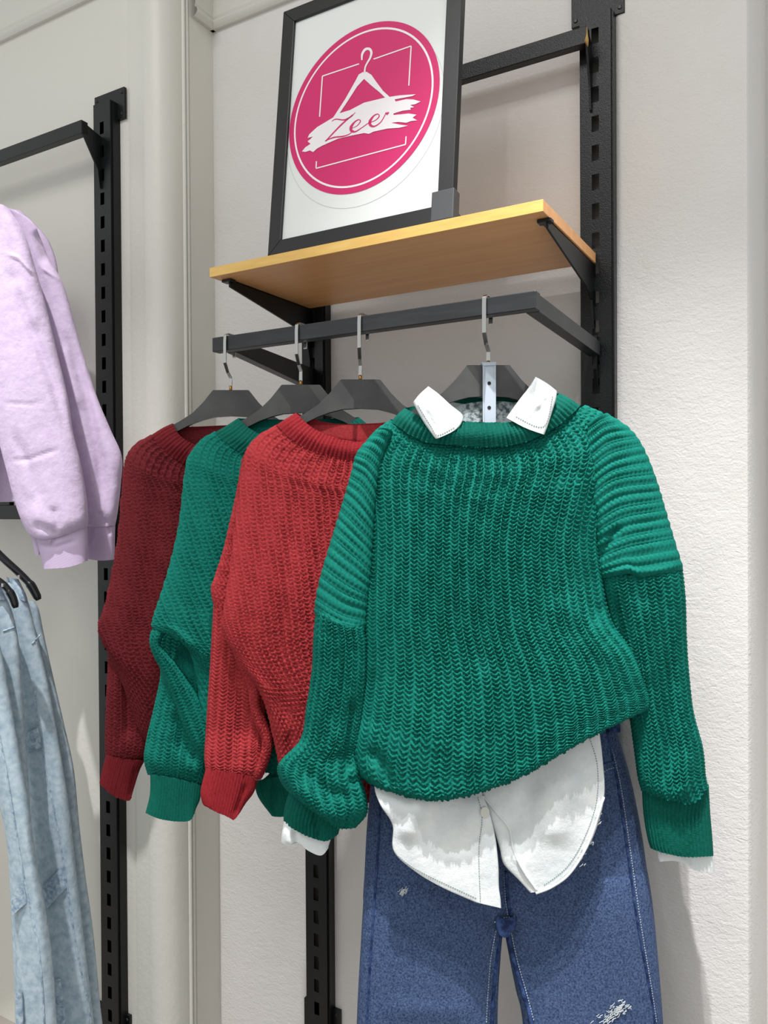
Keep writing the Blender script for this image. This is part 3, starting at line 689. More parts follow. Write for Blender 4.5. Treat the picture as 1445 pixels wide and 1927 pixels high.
tube('sleeve', s3, m_red, T3+0.026, [
    [(402, 1140), (440, 1152), (480, 1160)], [(398, 1210), (500, 1215)], [(393, 1290), (500, 1295)], [(388, 1370), (498, 1372)], dict(f=[(385, 1420), (440, 1428), (495, 1410)], dt=.008), dict(f=[(387, 1448), (440, 1455), (492, 1448)], dt=.012), dict(f=[(392, 1458), (440, 1466), (486, 1462)], th=.016, dt=.012)],
    th=.022, knit=chunky, pitch=(14.5, 6.8), amp=0.0072, step=S, wob=.002, seed=2, folds=[([(440, 1240), (445, 1340), (470, 1420)], 16, -.006)])
tube('sleeve_fold', s3, m_red, T3+0.008, [
    dict(f=[(432, 1212), (446, 1222)], th=.006), [(446, 1250), (468, 1250)], [(464, 1290), (488, 1284)], [(470, 1330), (490, 1328)], [(478, 1362), (500, 1352)], [(492, 1392), (512, 1384)], [(488, 1424), (512, 1410)], [(474, 1456), (502, 1444)], dict(f=[(464, 1476), (492, 1466)], th=.010)],
    th=.014, knit=chunky, pitch=(10, 6.4), amp=0.0060, step=S)
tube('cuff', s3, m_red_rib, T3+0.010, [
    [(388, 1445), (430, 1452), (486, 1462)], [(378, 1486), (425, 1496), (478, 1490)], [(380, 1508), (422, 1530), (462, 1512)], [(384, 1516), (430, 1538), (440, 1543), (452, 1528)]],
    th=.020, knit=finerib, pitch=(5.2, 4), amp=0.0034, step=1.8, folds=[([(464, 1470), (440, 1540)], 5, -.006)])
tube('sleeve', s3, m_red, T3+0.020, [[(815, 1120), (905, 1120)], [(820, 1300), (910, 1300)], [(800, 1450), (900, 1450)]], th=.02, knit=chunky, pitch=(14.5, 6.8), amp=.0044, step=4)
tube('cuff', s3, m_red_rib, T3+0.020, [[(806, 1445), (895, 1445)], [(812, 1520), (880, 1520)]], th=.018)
# --- left green sweater
s2 = sweater(566, 1450, T2, 'green chunky knit sweater, second from the left, squeezed between two red ones')
t2 = T2-0.002
sh2 = lambda u, v: 400*v**1.35
tube('body', s2, m_green, t2, [
    dict(f=[(405, 812), (432, 834), (475, 862), (560, 872), (690, 815)], b=[(405, 812), (560, 802), (690, 815)], th=.014, dt=.002),
    dict(f=[(375, 830), (470, 880), (560, 892), (720, 840)], th=.020), dict(f=[(353, 862), (470, 912), (560, 915), (745, 870)], th=.024), dict(f=[(345, 905), (560, 950), (755, 930)], th=.026),
    [(336, 985), (560, 1020), (755, 1000)], [(318, 1065), (560, 1095), (755, 1080)], [(298, 1130), (560, 1165), (755, 1150)], dict(f=[(287, 1164), (400, 1200), (560, 1210), (755, 1200)], th=.028), dict(f=[(290, 1185), (330, 1192), (380, 1225), (560, 1260), (755, 1250)], th=.028),
    dict(f=[(345, 1205), (390, 1250), (560, 1300), (755, 1290)], th=.026), dict(f=[(368, 1270), (560, 1350), (755, 1340)], th=.024), dict(f=[(380, 1370), (560, 1420), (745, 1410)], th=.022), dict(f=[(395, 1430), (560, 1462), (730, 1450)], th=.012)],
    th=.028, knit=striped, pitch=(14.5, 6.8), amp=0.0072, step=S, shear=sh2, wob=.002, seed=21, folds=[([(290, 1180), (330, 1190), (375, 1225)], 8, .006)])
tube('neckband', s2, m_green_rib, t2, [
    dict(f=[(448, 787), (480, 812), (560, 838), (650, 800), (675, 785)], b=[(448, 787), (560, 790), (675, 785)], th=.018, dt=.002),
    dict(f=[(428, 800), (465, 832), (560, 855), (660, 815), (690, 798)], b=[(428, 800), (560, 800), (690, 798)], th=.020, dt=.004),
    dict(f=[(404, 814), (432, 838), (475, 862), (560, 872), (665, 835), (700, 812)], b=[(404, 814), (560, 812), (700, 812)], th=.016, dt=.002)],
    knit=finerib, pitch=(7, 5), amp=0.0045, step=2.0, back=2)
tube('sleeve', s2, m_green, T2+0.034, [
    dict(f=[(312, 1172), (400, 1180)], th=.008, dt=-.004), dict(f=[(296, 1200), (400, 1205)], th=.008, dt=-.004), dict(f=[(294, 1235), (400, 1240)], th=.009, dt=-.003), dict(f=[(302, 1268), (400, 1275)], dt=.004), dict(f=[(290, 1330), (400, 1340)], dt=.010), dict(f=[(276, 1390), (398, 1400)], dt=.016), dict(f=[(271, 1428), (330, 1440), (392, 1440)], th=.026, dt=.018), dict(f=[(278, 1458), (330, 1466), (380, 1478)], th=.018, dt=.018)],
    th=.022, knit=chunky, pitch=(13.5, 6.6), amp=0.0072, step=S, wob=.001, seed=4, folds=[([(325, 1330), (345, 1400), (375, 1450)], 10, -.010)])
tube('sleeve_fold', s2, m_green, T2+0.004, [
    dict(f=[(296, 1172), (320, 1186)], th=.008), [(284, 1190), (306, 1200)], [(282, 1212), (303, 1216)], [(291, 1238), (316, 1230)], [(305, 1264), (336, 1254)], [(318, 1296), (356, 1284)], [(330, 1330), (376, 1316)], [(344, 1368), (392, 1352)], [(362, 1404), (402, 1390)], dict(f=[(384, 1436), (406, 1424)], th=.008)],
    th=.017, knit=chunky, pitch=(11, 6.4), amp=0.0066, step=S)
tube('sleeve_fold', s2, m_green, T2+0.012, [
    dict(f=[(362, 1196), (392, 1204)], th=.008), [(366, 1230), (398, 1232)], [(372, 1280), (402, 1280)], dict(f=[(382, 1330), (404, 1330)], th=.008)],
    th=.015, knit=chunky, pitch=(11, 6.4), amp=0.0066, step=S)
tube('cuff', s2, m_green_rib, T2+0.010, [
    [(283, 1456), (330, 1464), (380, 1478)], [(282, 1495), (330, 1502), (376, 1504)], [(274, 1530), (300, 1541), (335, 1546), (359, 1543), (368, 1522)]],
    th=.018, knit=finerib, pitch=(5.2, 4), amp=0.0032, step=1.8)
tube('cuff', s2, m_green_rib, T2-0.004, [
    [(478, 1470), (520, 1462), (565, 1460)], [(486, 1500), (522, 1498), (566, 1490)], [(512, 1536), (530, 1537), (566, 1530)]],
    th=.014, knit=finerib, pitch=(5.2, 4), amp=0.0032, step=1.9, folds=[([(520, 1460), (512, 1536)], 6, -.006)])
tube('sleeve', s2, m_green, T2+0.004, [[(650, 1120), (760, 1120)], [(600, 1320), (740, 1320)], [(520, 1440), (600, 1440)], [(485, 1475), (565, 1466)]], th=.014, knit=chunky, pitch=(14.5, 6.8), amp=.004, step=3)
# --- leftmost red sweater, shade painted into its colour
s1 = sweater(432, 1440, T1, 'red chunky knit sweater with painted-in shade, leftmost on the rail')
sh1 = lambda u, v: 210*v**1.25
tube('body', s1, m_red_shade, T1-.002, [
    dict(f=[(284, 819), (312, 848), (350, 872), (432, 885), (570, 820)], b=[(284, 819), (432, 806), (570, 820)], th=.014, dt=.002),
    dict(f=[(254, 836), (350, 888), (432, 900), (600, 850)], th=.020), dict(f=[(236, 862), (350, 910), (620, 880)], th=.024), dict(f=[(229, 915), (430, 950), (630, 930)], th=.026),
    [(222, 1000), (430, 1030), (630, 1010)], [(210, 1075), (430, 1105), (630, 1090)], [(196, 1140), (430, 1170), (630, 1160)], dict(f=[(184, 1176), (430, 1225), (630, 1210)], th=.028), dict(f=[(190, 1204), (260, 1250), (430, 1270), (630, 1260)], th=.028),
    dict(f=[(214, 1248), (280, 1300), (430, 1325), (630, 1310)], th=.026), dict(f=[(240, 1315), (300, 1360), (430, 1380), (620, 1370)], th=.024), dict(f=[(262, 1375), (320, 1410), (430, 1425), (610, 1415)], th=.018), dict(f=[(285, 1405), (330, 1425), (430, 1440), (600, 1430)], th=.010)],
    th=.028, knit=striped, pitch=(13.5, 6.4), amp=0.0075, step=S, shear=sh1, wob=.002, seed=31, folds=[([(330, 1000), (300, 1250)], 25, .004)])
tube('neckband', s1, m_red_shade_rib, T1-.002, [
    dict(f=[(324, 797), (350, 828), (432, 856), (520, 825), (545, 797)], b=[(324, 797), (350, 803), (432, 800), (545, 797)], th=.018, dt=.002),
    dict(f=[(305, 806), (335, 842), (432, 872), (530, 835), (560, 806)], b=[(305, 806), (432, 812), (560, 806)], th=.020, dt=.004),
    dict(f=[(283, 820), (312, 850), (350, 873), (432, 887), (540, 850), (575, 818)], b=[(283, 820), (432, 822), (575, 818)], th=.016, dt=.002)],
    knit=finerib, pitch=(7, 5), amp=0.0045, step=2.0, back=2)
tube('sleeve', s1, m_red_shade, T1+.018, [
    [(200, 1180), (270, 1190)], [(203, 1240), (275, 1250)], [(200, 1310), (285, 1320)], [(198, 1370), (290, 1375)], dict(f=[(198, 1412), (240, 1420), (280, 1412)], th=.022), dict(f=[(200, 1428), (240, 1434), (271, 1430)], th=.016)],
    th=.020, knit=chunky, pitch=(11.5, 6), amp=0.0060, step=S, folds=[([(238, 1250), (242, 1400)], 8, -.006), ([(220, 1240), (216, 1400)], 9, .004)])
tube('cuff', s1, m_red_shade_rib, T1+.012, [
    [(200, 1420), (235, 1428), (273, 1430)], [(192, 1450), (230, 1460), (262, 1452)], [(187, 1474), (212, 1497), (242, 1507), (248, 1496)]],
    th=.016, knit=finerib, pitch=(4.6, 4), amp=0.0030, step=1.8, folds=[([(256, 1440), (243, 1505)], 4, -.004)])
tube('sleeve', s1, m_red_shade, T1+.01, [[(560, 1120), (640, 1120)], [(555, 1300), (645, 1300)], [(560, 1430), (630, 1430)]], th=.018, knit=chunky, pitch=(14, 6.8), amp=.004, step=4)

# ------------------------------------------------------------------ white denim shirt under the front sweater
sh = empty('denim_shirt', at_t(920, 1700, T4), 'white denim shirt with turned-out collar and cuffs under the front green sweater', 'shirt')
tl = T4-0.040
cf1 = tube('collar_flap', sh, m_shirt, T4-0.036, [
    [(806, 727), (790, 741), (777, 757)], [(826, 742), (806, 762), (787, 777)], [(848, 762), (823, 782), (798, 796)], [(870, 781), (840, 801), (810, 813)], [(868, 797), (848, 811), (818, 824)], [(861, 806), (846, 815), (821, 826)]],
    th=.006, k=4, step=3, folds=[([(800, 770), (822, 812)], 3, -.002)], wob=.001)
cf2 = tube('collar_flap', sh, m_shirt, T4-0.034, [
    [(1008, 709), (1030, 722), (1048, 736)], [(994, 730), (1020, 745), (1046, 752)], [(975, 755), (1005, 772), (1038, 778)], [(957, 780), (990, 795), (1031, 800)], [(953, 786), (988, 805), (1024, 818)]],
    th=.006, k=4, step=3, folds=[([(990, 800), (1036, 745)], 4, -.002), ([(1000, 740), (1020, 770)], 8, .002)], wob=.001)
seam('stitching', sh, m_thread_g, T4-0.0430, [(786, 762), (812, 804), (824, 819), (857, 803)], .0006, dash=.004, on=(cf1, cf2))
seam('stitching', sh, m_thread_g, T4-0.0412, [(1040, 745), (1022, 803), (968, 782)], .0006, dash=.004, on=(cf1, cf2))
tube('collar_band', sh, m_shirt, T4+0.004, [
    dict(f=[(806, 770), (860, 800), (925, 812), (985, 804), (1016, 765)], b=[(806, 745), (870, 760), (925, 758), (980, 756), (1016, 740)], th=.018),
    dict(f=[(806, 780), (860, 812), (925, 822), (985, 812), (1016, 775)], b=[(806, 770), (925, 800), (1016, 770)], th=.018)], th=.018, k=2.2, step=4, back=2)
tube('inner_yoke', sh, m_tag, T4+0.006, [[(852, 767), (885, 758), (925, 755), (962, 757), (985, 764)], [(846, 780), (925, 776), (990, 778)], [(846, 800), (925, 806), (990, 800)]], th=.002, k=4, step=3, label='mottled grey-blue inner yoke')
fp1 = tube('front_panel', sh, m_shirt, tl, [
    dict(f=[(712, 1400), (890, 1410)], dt=-.045), dict(f=[(704, 1472), (800, 1480), (904, 1482)], dt=-.020), [(714, 1512), (920, 1525)], [(738, 1552), (932, 1575)], [(741, 1602), (780, 1620), (938, 1628)], [(784, 1642), (939, 1668)], [(836, 1672), (942, 1692)], [(895, 1698), (943, 1709)]],
    th=.005, k=5, step=4, wob=.004, seed=6, folds=[([(800, 1480), (760, 1590)], 18, .010), ([(850, 1490), (860, 1620)], 26, -.006), ([(905, 1500), (902, 1700)], 3, -.002)], label='buttonhole side of the shirt front, ending in a point')
fp2 = tube('front_panel', sh, m_shirt, tl+0.010, [
    dict(f=[(870, 1400), (1100, 1310)], dt=-.035), dict(f=[(895, 1470), (1124, 1360)], dt=-.018), [(918, 1530), (1135, 1440)], [(938, 1590), (1137, 1500)], [(944, 1618), (1122, 1560)], [(952, 1632), (1100, 1606)], [(975, 1655), (1072, 1645)], [(998, 1680), (1030, 1676)]],
    th=.005, k=5, step=4, wob=.004, seed=8, folds=[([(1005, 1440), (985, 1560), (960, 1620)], 20, -.012), ([(1070, 1440), (1040, 1600)], 30, .008), ([(920, 1510), (962, 1560), (966, 1610), (1008, 1676)], 3, .0025)], label='rounded side of the shirt front with a frayed hem')
seam('stitching', sh, m_thread_g, tl-0.0062, [(899, 1500), (907, 1540), (901, 1600), (904, 1700)], .0007, dash=.004, on=(fp1, fp2))
seam('stitching', sh, m_thread_g, tl-0.0062, [(748, 1610), (790, 1640), (900, 1692)], .0006, dash=.004, on=(fp1, fp2))
seam('stitching', sh, m_thread_g, tl, [(1108, 1385), (1124, 1440), (1122, 1510), (1098, 1580), (1066, 1632), (1020, 1668)], .0006, dash=.004, on=(fp1, fp2))
seam('placket_edge', sh, m_shirt, tl, [(908, 1498), (935, 1530), (958, 1560), (966, 1600), (985, 1640), (1010, 1676)], .0022, on=(fp1, fp2))
seam('hem_roll', sh, m_shirt, tl+0.004, [(1136, 1500), (1110, 1580), (1075, 1640), (1040, 1668), (1008, 1681)], .0022)
v = [at_t(912.5+8.5*math.cos(a), 1529+10.5*math.sin(a), tl-0.0065) for a in np.linspace(0, 2*math.pi, 21)[:-1]]
MB().prism(v, Fw*0.0022).build('button', m_butt, sh, bevel=.0006)
tube('shirt_cuff', sh, m_shirt, T4-0.008, [[(534, 1545), (575, 1570), (624, 1575)], [(530, 1570), (545, 1584), (556, 1577), (575, 1592), (619, 1590)], [(529, 1584), (542, 1593), (557, 1584), (580, 1601), (604, 1610), (618, 1596)]], th=.018, k=3, step=3, wob=.001, folds=[([(552, 1560), (556, 1590)], 4, -.010), ([(540, 1560), (541, 1592)], 7, .005)])
tube('shirt_cuff', sh, m_shirt, T4+0.014, [[(1236, 1598), (1290, 1606), (1343, 1605)], [(1237, 1612), (1290, 1620), (1344, 1624)], [(1240, 1622), (1275, 1621), (1310, 1639), (1344, 1641)]], th=.014, k=3, step=3, folds=[([(1283, 1600), (1300, 1630)], 4, -.004)])
v = [at_t(1249+4.5*math.cos(a), 1607+4.5*math.sin(a), T4-0.003) for a in np.linspace(0, 2*math.pi, 13)[:-1]]
MB().prism(v, Fw*0.002).build('button', m_butt, sh)

# ------------------------------------------------------------------ dark blue jeans
jn = empty('denim_jeans', at_t(950, 1927, 1.40), 'dark blue denim jeans below the front green sweater', 'jeans')
tj = 1.385
hp = tube('hips', jn, m_denim, tj, [[(712, 1330), (930, 1350), (1150, 1330)], [(705, 1400), (930, 1420), (1166, 1390)], [(697, 1480), (1188, 1470)], [(690, 1560), (1206, 1560)], [(686, 1640), (1218, 1640)], [(684, 1700), (950, 1735), (1226, 1700)], dict(f=[(700, 1735), (950, 1760), (1215, 1735)], th=.02)],
     th=.040, k=3, step=5, wob=.002, seed=12, folds=[([(948, 1600), (950, 1760)], 12, -.008), ([(950, 1750), (1010, 1690)], 14, -.005), ([(945, 1750), (880, 1720)], 14, -.004)])
lg1 = tube('leg', jn, m_denim, tj-.002, [dict(f=[(690, 1600), (938, 1620)], th=.020), dict(f=[(686, 1660), (942, 1680)], th=.036), [(682, 1720), (946, 1738)], [(678, 1790), (942, 1800)], [(674, 1860), (938, 1860)], [(671, 1930), (936, 1930)], [(664, 2150), (934, 2150)], [(660, 2400), (935, 2400)]],
     th=.042, k=3, step=5, wob=.003, seed=13, folds=[([(940, 1740), (900, 1730)], 12, -.004), ([(700, 1900), (900, 1905)], 20, .003)])
lg2 = tube('leg', jn, m_denim, tj-.002, [dict(f=[(952, 1620), (1210, 1600)], th=.020), dict(f=[(950, 1680), (1222, 1660)], th=.036), [(948, 1738), (1230, 1720)], [(958, 1800), (1237, 1790)], [(970, 1860), (1243, 1860)], [(984, 1930), (1248, 1930)], [(1000, 2150), (1262, 2150)], [(1010, 2400), (1275, 2400)]],
     th=.042, k=3, step=5, wob=.003, seed=14, folds=[([(950, 1740), (1010, 1700)], 14, -.004)])
tf = tj-.046
seam('side_seam', jn, m_denim_d, tj, [(716, 1500), (708, 1650), (698, 1790), (690, 1927), (680, 2100)], .0022, lift=.030, on=(hp, lg1, lg2))
seam('side_seam', jn, m_denim_d, tj, [(1142, 1375), (1163, 1480), (1180, 1600), (1200, 1740), (1222, 1860), (1232, 1927), (1245, 2100)], .0024, lift=[.036, .034, .034, .034], on=(hp, lg1, lg2))
seam('stitching', jn, m_thread, tj, [(1149, 1400), (1168, 1480), (1186, 1600), (1206, 1740), (1226, 1860), (1236, 1927)], .0008, lift=.0365, dash=.0045, on=(hp, lg1, lg2))
seam('inner_seam', jn, m_denim_d, tj, [(946, 1742), (935, 1800), (928, 1870), (925, 1927), (922, 2100)], .0035, lift=.036, on=(hp, lg1, lg2))
seam('inner_seam', jn, m_denim_d, tj, [(954, 1745), (968, 1810), (985, 1870), (1000, 1927), (1015, 2100)], .0045, lift=.036, on=(hp, lg1, lg2))
seam('stitching', jn, m_thread, tj, [(960, 1745), (974, 1810), (991, 1870), (1006, 1927)], .0008, lift=.041, dash=.0045, on=(hp, lg1, lg2))
seam('stitching', jn, m_thread, tj, [(935, 1745), (924, 1800), (918, 1870), (915, 1927)], .0008, lift=.041, dash=.0045, on=(hp, lg1, lg2))
tube('crotch_patch', jn, m_denim_d, tj-.042, [[(934, 1724), (950, 1729), (972, 1723)], [(932, 1744), (950, 1750), (970, 1746)], [(938, 1758), (950, 1765), (960, 1760)]], th=.003, k=3, step=4)
seam('fly_seam', jn, m_denim_d, tj, [(952, 1640), (955, 1690), (962, 1725)], .0030, lift=.037, on=(hp, lg1, lg2))
seam('stitching', jn, m_thread, tj, [(949, 1640), (951, 1690), (956, 1725)], .0008, lift=.0415, dash=.0045, on=(hp, lg1, lg2))
seam('stitching', jn, m_thread, tj, [(930, 1736), (950, 1727), (974, 1724)], .0008, lift=.050, dash=.0045, on=(hp, lg1, lg2))
tube('belt_loop', jn, m_denim_d, tj-.034, [[(1140, 1345), (1166, 1350)], [(1144, 1378), (1168, 1378)]], th=.006, k=4, step=4)
seam('pocket_edge', jn, m_denim, tj, [(1118, 1458), (1136, 1440), (1156, 1434)], .003, lift=.037, on=(hp, lg1, lg2))
seam('stitching', jn, m_thread, tj, [(1122, 1466), (1140, 1450), (1158, 1444)], .0008, lift=.042, dash=.0045, on=(hp, lg1, lg2))
def frays(pts, t, rr=0.0006, n=40, sp_=(12, 8), seed=1, ang=0.2):
    rs = np.random.RandomState(seed); mb = MB()
    for _ in range(n):
        c = pts[rs.randint(len(pts))]; x = c[0]+rs.normal(0, sp_[0]); y = c[1]+rs.normal(0, sp_[1]); l = rs.uniform(4, 10); a = rs.normal(ang, .35)
        p = [at_t(x+l*s*math.cos(a)+rs.normal(0, .8), y-l*s*math.sin(a)+rs.normal(0, .8), t) for s in (-.5, 0, .5)]
        mb.tube(p, rr, 4, False)
    return mb
o = frays([(755, 1681), (760, 1676)], tj-.0445, .0005, 26, (4, 3), 3, .8).build('frayed_patch', m_thread_w, jn); o['kind'] = 'stuff'
o = frays([(1140, 1918), (1155, 1905), (1168, 1895)], tj-.0455, .0005, 90, (9, 6), 5, .7).build('ripped_knee', m_thread_w, jn); o['kind'] = 'stuff'
o = frays([(1128, 1540), (1112, 1582), (1096, 1612)], tl+.006, .0005, 24, (2.5, 7), 6, .9).build('frayed_hem', m_thread_w, sh); o['kind'] = 'stuff'
MB().tube([at_t(930, 700, T4+.004), at_t(930, 1330, tj)], .0015, 6).build('hanging_loop', m_denim_d, jn)

# ------------------------------------------------------------------ lilac sweatshirts
def lil(x, y, t, label): return empty('lilac_sweatshirt', at_t(x, y, t), label, 'sweatshirt', 'lilac sweatshirts at the left edge')
LA, LB = 1.80, 1.90
q2 = lil(80, 980, LB, 'rear lilac sweatshirt, its cuff beside the left upright')
tube('body', q2, m_lilac, LB+.03, [[(-230, 380), (-60, 384), (40, 396)], [(-240, 440), (95, 460)], [(-240, 560), (110, 560)], [(-240, 760), (80, 760)], [(-240, 960), (70, 940)]], th=.035, step=6, wob=.003)
tube('sleeve', q2, m_lilac, LB, [[(-10, 388), (18, 392), (42, 402)], [(10, 410), (60, 420), (72, 440)], [(30, 470), (93, 490)], [(50, 535), (119, 535)], [(66, 640), (149, 640)], [(88, 740), (180, 740)], [(108, 810), (208, 808)], [(122, 862), (229, 858)], [(138, 925), (228, 905)], [(150, 975), (222, 960)], dict(f=[(157, 990), (185, 992), (217, 988)], th=.024)],
     th=.034, step=4, wob=.002, seed=2, folds=[([(120, 610), (165, 740), (188, 860), (200, 985)], 11, -.014), ([(138, 640), (175, 760), (200, 880)], 7, .005), ([(70, 430), (90, 500)], 10, -.014), ([(75, 502), (118, 530)], 3, .004), ([(118, 640), (150, 780)], 9, .006), ([(185, 960), (200, 990)], 6, -.006)])
tube('cuff', q2, m_lilac_rib, LB+.002, [[(157, 988), (185, 992), (217, 986)], [(161, 1020), (190, 1023), (216, 1020)], [(164, 1052), (190, 1055), (216, 1053)]], th=.024, knit=finerib, pitch=(3.2, 5), amp=.0012, step=1.6, folds=[([(178, 992), (172, 1030)], 5, -.005), ([(205, 985), (206, 1010)], 3, -.003)])
q1 = lil(-40, 960, LA, 'front lilac sweatshirt with a big sleeve at the left edge')
tube('body', q1, m_lilac, LA+.03, [[(-220, 395), (-60, 380), (8, 395)], [(-230, 470), (40, 480)], [(-235, 600), (40, 600)], [(-235, 700), (-12, 700)], [(-235, 800), (-30, 800)], [(-235, 960), (-35, 960)]], th=.035, step=6, wob=.003)
tube('hood', q1, m_lilac, LA-.012, [[(-70, 388), (-10, 384), (14, 402)], [(-80, 420), (22, 430)], [(-70, 470), (10, 476)], [(-60, 500), (4, 492)]], th=.03, step=5, wob=.003, folds=[([(8, 400), (14, 440), (4, 478)], 6, .008), ([(-6, 420), (-2, 470)], 10, -.012)])
tube('sleeve', q1, m_lilac, LA, [[(-30, 388), (0, 384), (16, 392)], [(-20, 425), (46, 440)], [(-30, 475), (30, 478), (68, 510)], [(-45, 581), (88, 581)], [(-42, 640), (102, 640)], [(-25, 740), (127, 745)], [(-8, 810), (138, 815)], [(8, 870), (152, 872)], [(25, 935), (163, 935)], dict(f=[(38, 975), (100, 985), (166, 972)], th=.046), dict(f=[(52, 1003), (80, 1012), (120, 1000), (165, 988)], th=.036), dict(f=[(60, 1010), (90, 1016), (160, 994)], th=.026)],
     th=.044, step=4, wob=.002, seed=5, folds=[([(12, 490), (60, 620), (100, 720), (135, 840)], 9, -.010), ([(25, 520), (70, 625)], 12, .006), ([(8, 476), (35, 485), (66, 520)], 2.5, .004), ([(20, 800), (55, 880), (70, 930), (60, 970)], 9, -.007), ([(12, 868), (55, 864), (120, 842)], 4, -.003), ([(100, 950), (112, 1000)], 8, -.006), ([(60, 985), (115, 1008)], 8, -.008), ([(0, 757), (60, 762), (92, 752)], 3, -.002)])
tube('cuff', q1, m_lilac_rib, LA+.004, [[(66, 1006), (115, 1006), (164, 988)], [(74, 1036), (120, 1038), (165, 1025)], [(82, 1071), (130, 1067), (165, 1055)]], th=.028, knit=finerib, pitch=(3.2, 5), amp=.0012, step=1.6, folds=[([(70, 1024), (105, 1030), (150, 1015)], 5, -.004), ([(76, 1012), (100, 1018)], 7, .007)])
tube('cuff_fold', q1, m_lilac_rib, LA+.020, [[(59, 1010), (75, 1012)], [(63, 1030), (76, 1032)], [(67, 1046), (75, 1044)]], th=.006, step=4)

# ------------------------------------------------------------------ light washed jeans on two hangers, low rail and shelf at the left edge
def jeans(x, y, t, label): return empty('washed_jeans', at_t(x, y, t), label, 'jeans', 'light washed jeans at the left edge')
JA, JB, JC, JD = 1.74, 1.82, 1.90, 1.965
g = jeans(110, 1927, JD, 'rearmost light washed jeans, only its right edge showing against the wall')
lg = tube('leg', g, m_wash, JD, [[(30, 1128), (66, 1132)], [(45, 1150), (74, 1150)], [(50, 1200), (84, 1200)], [(60, 1290), (104, 1290)], [(70, 1364), (121, 1364)], [(80, 1448), (139, 1448)], [(90, 1549), (149, 1549)], [(100, 1649), (161, 1649)], [(110, 1750), (175, 1750)], [(118, 1884), (188, 1884)], [(125, 1960), (196, 1960)], [(130, 2200), (215, 2200)]], th=.028, step=5, wob=.002, folds=[([(110, 1400), (150, 1700), (180, 1927)], 6, -.004)])
g = jeans(110, 1927, JC, 'third light washed jeans from the left, side seam and slanted knee bands in view')
lg = tube('leg', g, m_wash, JC, [[(12, 1092), (48, 1118)], [(10, 1146), (57, 1146)], [(14, 1190), (68, 1190)], [(22, 1250), (83, 1250)], [(30, 1300), (94, 1300)], [(38, 1414), (114, 1414)], [(55, 1515), (130, 1515)], [(62, 1616), (141, 1616)], [(75, 1750), (156, 1750)], [(90, 1884), (172, 1884)], [(98, 1960), (180, 1960)], [(110, 2200), (200, 2200)]], th=.034, step=5, wob=.003, seed=1,
     folds=[([(60, 1320), (85, 1540), (105, 1700)], 9, -.006), ([(100, 1400), (130, 1620), (160, 1900)], 10, .005)])
tube('waistband', g, m_wash_d, JC-.004, [[(12, 1086), (35, 1090)], [(22, 1112), (50, 1121)], [(28, 1124), (52, 1134)]], th=.03, step=5)
seam('side_seam', g, m_wash_d, JC, [(66, 1300), (72, 1370), (100, 1515), (121, 1633), (144, 1784), (165, 1884), (176, 1960)], .0022, lift=.034, on=(lg,))
seam('side_seam', g, m_wash_d, JC, [(60, 1212), (76, 1195)], .002, lift=.034, on=(lg,))
for pts in ([[(52, 1378), (72, 1369)], [(52, 1400), (77, 1390)], [(52, 1416), (79, 1406)]], [[(80, 1668), (120, 1628)], [(84, 1690), (124, 1650)], [(87, 1712), (127, 1668)]]):
    tube('knee_band', g, m_wash_d, JC-.030, pts, th=.008, k=4, step=4)
tube('pocket_flap', g, m_wash_d, JC-.030, [[(102, 1842), (114, 1842)], [(104, 1880), (120, 1884)], [(106, 1940), (125, 1940)]], th=.007, k=4, step=4)
g = jeans(40, 1927, JB, 'second light washed jeans from the left, in the shade of the lilac cuff')
lg = tube('leg', g, m_wash, JB, [[(-70, 1082), (0, 1092)], [(-55, 1130), (18, 1136)], [(-45, 1176), (30, 1178)], [(-25, 1230), (38, 1232)], [(-12, 1300), (43, 1302)], [(0, 1420), (51, 1420)], [(10, 1530), (58, 1530)], [(20, 1700), (72, 1700)], [(30, 1960), (90, 1960)], [(36, 2200), (110, 2200)]], th=.03, step=5, wob=.002, seed=3)
tube('waistband', g, m_wash_d, JB-.004, [[(-74, 1084), (2, 1096)], [(-70, 1104), (8, 1114)], [(-66, 1122), (14, 1130)]], th=.032, step=5)
seam('pocket_seam', g, m_wash_d, JB, [(6, 1188), (28, 1180)], .002, lift=.033, on=(lg,))
g = jeans(60, 1927, JA, 'front light washed jeans at the left edge with a slanted knee band')
lg = tube('leg', g, m_wash, JA, [[(-90, 1180), (-6, 1190)], [(-78, 1240), (6, 1240)], [(-65, 1300), (17, 1300)], [(-35, 1414), (37, 1414)], [(-2, 1515), (55, 1515)], [(14, 1600), (66, 1600)], [(21, 1700), (84, 1700)], [(29, 1800), (98, 1800)], [(31, 1940), (108, 1940)], [(34, 2200), (125, 2200)]], th=.032, step=5, wob=.003, seed=4, folds=[([(40, 1500), (70, 1700), (88, 1900)], 9, .006)])
tube('waistband', g, m_wash_d, JA-.004, [[(-94, 1110), (-20, 1120)], [(-88, 1180), (-6, 1190)]], th=.032, step=5)
seam('side_seam', g, m_wash_d, JA, [(-20, 1300), (10, 1440), (38, 1610), (55, 1700), (75, 1800), (84, 1927)], .0022, lift=.032, on=(lg,))
tube('knee_band', g, m_wash_d, JA-.028, [[(20, 1690), (45, 1655)], [(21, 1706), (49, 1675)], [(22, 1724), (52, 1697)]], th=.008, k=4, step=4)
tube('pocket_flap', g, m_wash_d, JA-.030, [[(29, 1866), (42, 1866)], [(30, 1900), (44, 1900)], [(31, 1945), (45, 1945)]], th=.007, k=4, step=4)
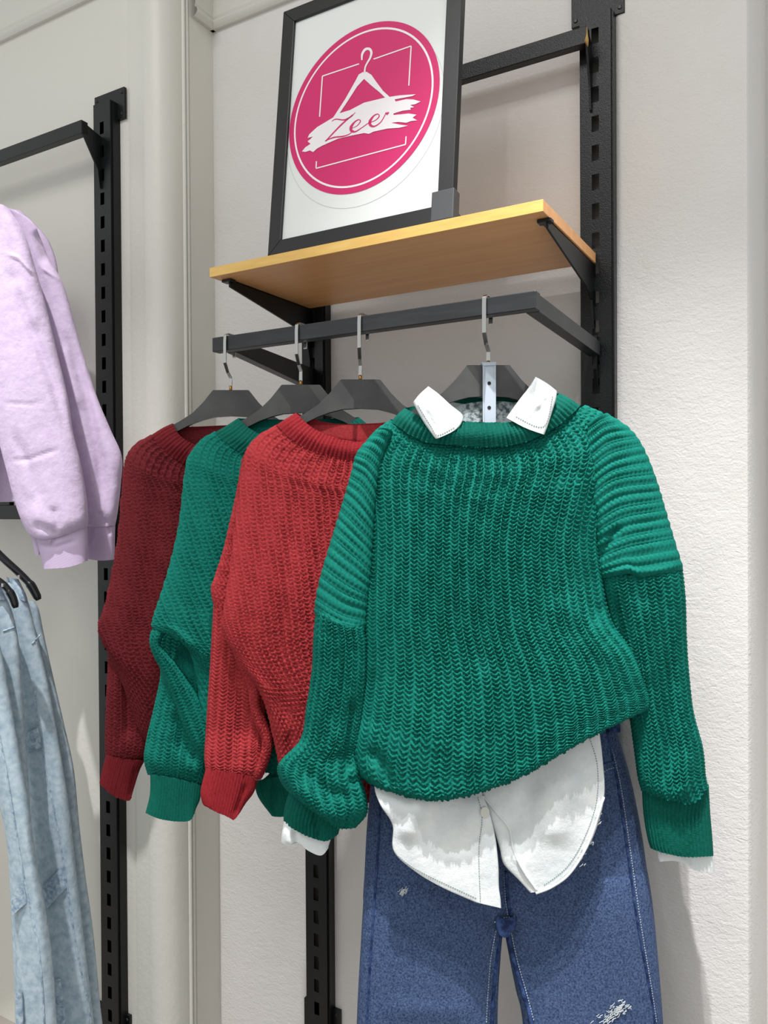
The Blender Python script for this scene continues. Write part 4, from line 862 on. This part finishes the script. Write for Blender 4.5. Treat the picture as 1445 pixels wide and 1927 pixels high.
# two glossy hangers holding the jeans
def jhanger(pts, t, w, label, clip):
    r = empty('trouser_hanger', at_t(pts[-1][0], pts[-1][1], t), label, 'clothes hanger', 'glossy black hangers of the light jeans')
    P = smooth_pts(pts, 8); n = len(P); rr = np.interp(np.linspace(0, 1, n), [0, .55, .6, .9, 1], [w*1.1, w, w*1.25, w*1.1, w*.7])
    MB().tube([at_t(x, y, t) for x, y in P], list(rr), 12).build('arm', m_hang2, r, True)
    MB().tube([at_t(pts[0][0], pts[0][1], t), at_t(-60, pts[0][1]-45, t), at_t(-60, 990, t)], .004, 8).build('hook', m_hang2, r, True)
    a, b = clip; MB().box(*[tuple(at_t(a, b, t-w)-Vector((s*.004, s*.003, s*.004))) for s in (1, -1)]).build('metal_clip', m_chrome, r, bevel=.0008)
    return r
jhanger([(-25, 1020), (5, 1050), (38, 1080), (57, 1100), (66, 1115), (73, 1129)], JC-.035, .0085, 'upper glossy black trouser hanger, ending beside the lilac cuff', (37, 1085))
jhanger([(-25, 1080), (0, 1095), (14, 1108), (24, 1125), (30, 1144)], JB-.036, .0075, 'lower glossy black trouser hanger at the left edge', (6, 1101))
# low rail and shelf end
YW = YP
pz = at_y(18, 945, YW-.10)
rl = empty('hanging_rail', pz, 'black steel arm and rail behind the lilac sleeve at the left edge', 'clothes rail')
z0, z1 = at_y(20, 977, YW-.10).z, at_y(20, 951, YW-.10).z
MB().box((-2.05, YW-.122, z0), (at_y(60, 960, YW-.11).x, YW-.100, z1)).build('rail', m_blk, rl, bevel=.001)
MB().box((-2.05, YW-.118, z1), (at_y(23, 948, YW-.11).x, YW-.104, z1+.009)).build('end_lug', m_blk, rl, bevel=.001)
MB().box((at_y(54, 960, YW-.11).x, YW-.105, z0), (at_y(60, 960, YW-.11).x, YW-.001, z1)).build('arm', m_blk, rl, bevel=.001)
ws = empty('wall_shelf', at_y(-20, 851, YW-.2), 'brown wooden shelf end peeking out behind the lilac sleeve', 'shelf')
xz = at_y(5, 845, YW-.16).x; zs0, zs1 = at_y(0, 851, YW-.16).z, at_y(0, 836, YW-.16).z
MB().box((-2.05, YW-.16, zs0), (xz, YW-.002, zs1)).build('board', m_beech, ws)
MB().box((-2.05, YW-.158, zs0-.018), (at_y(9, 860, YW-.158).x, YW-.002, zs0-.0005)).build('bracket_arm', m_blk, ws)
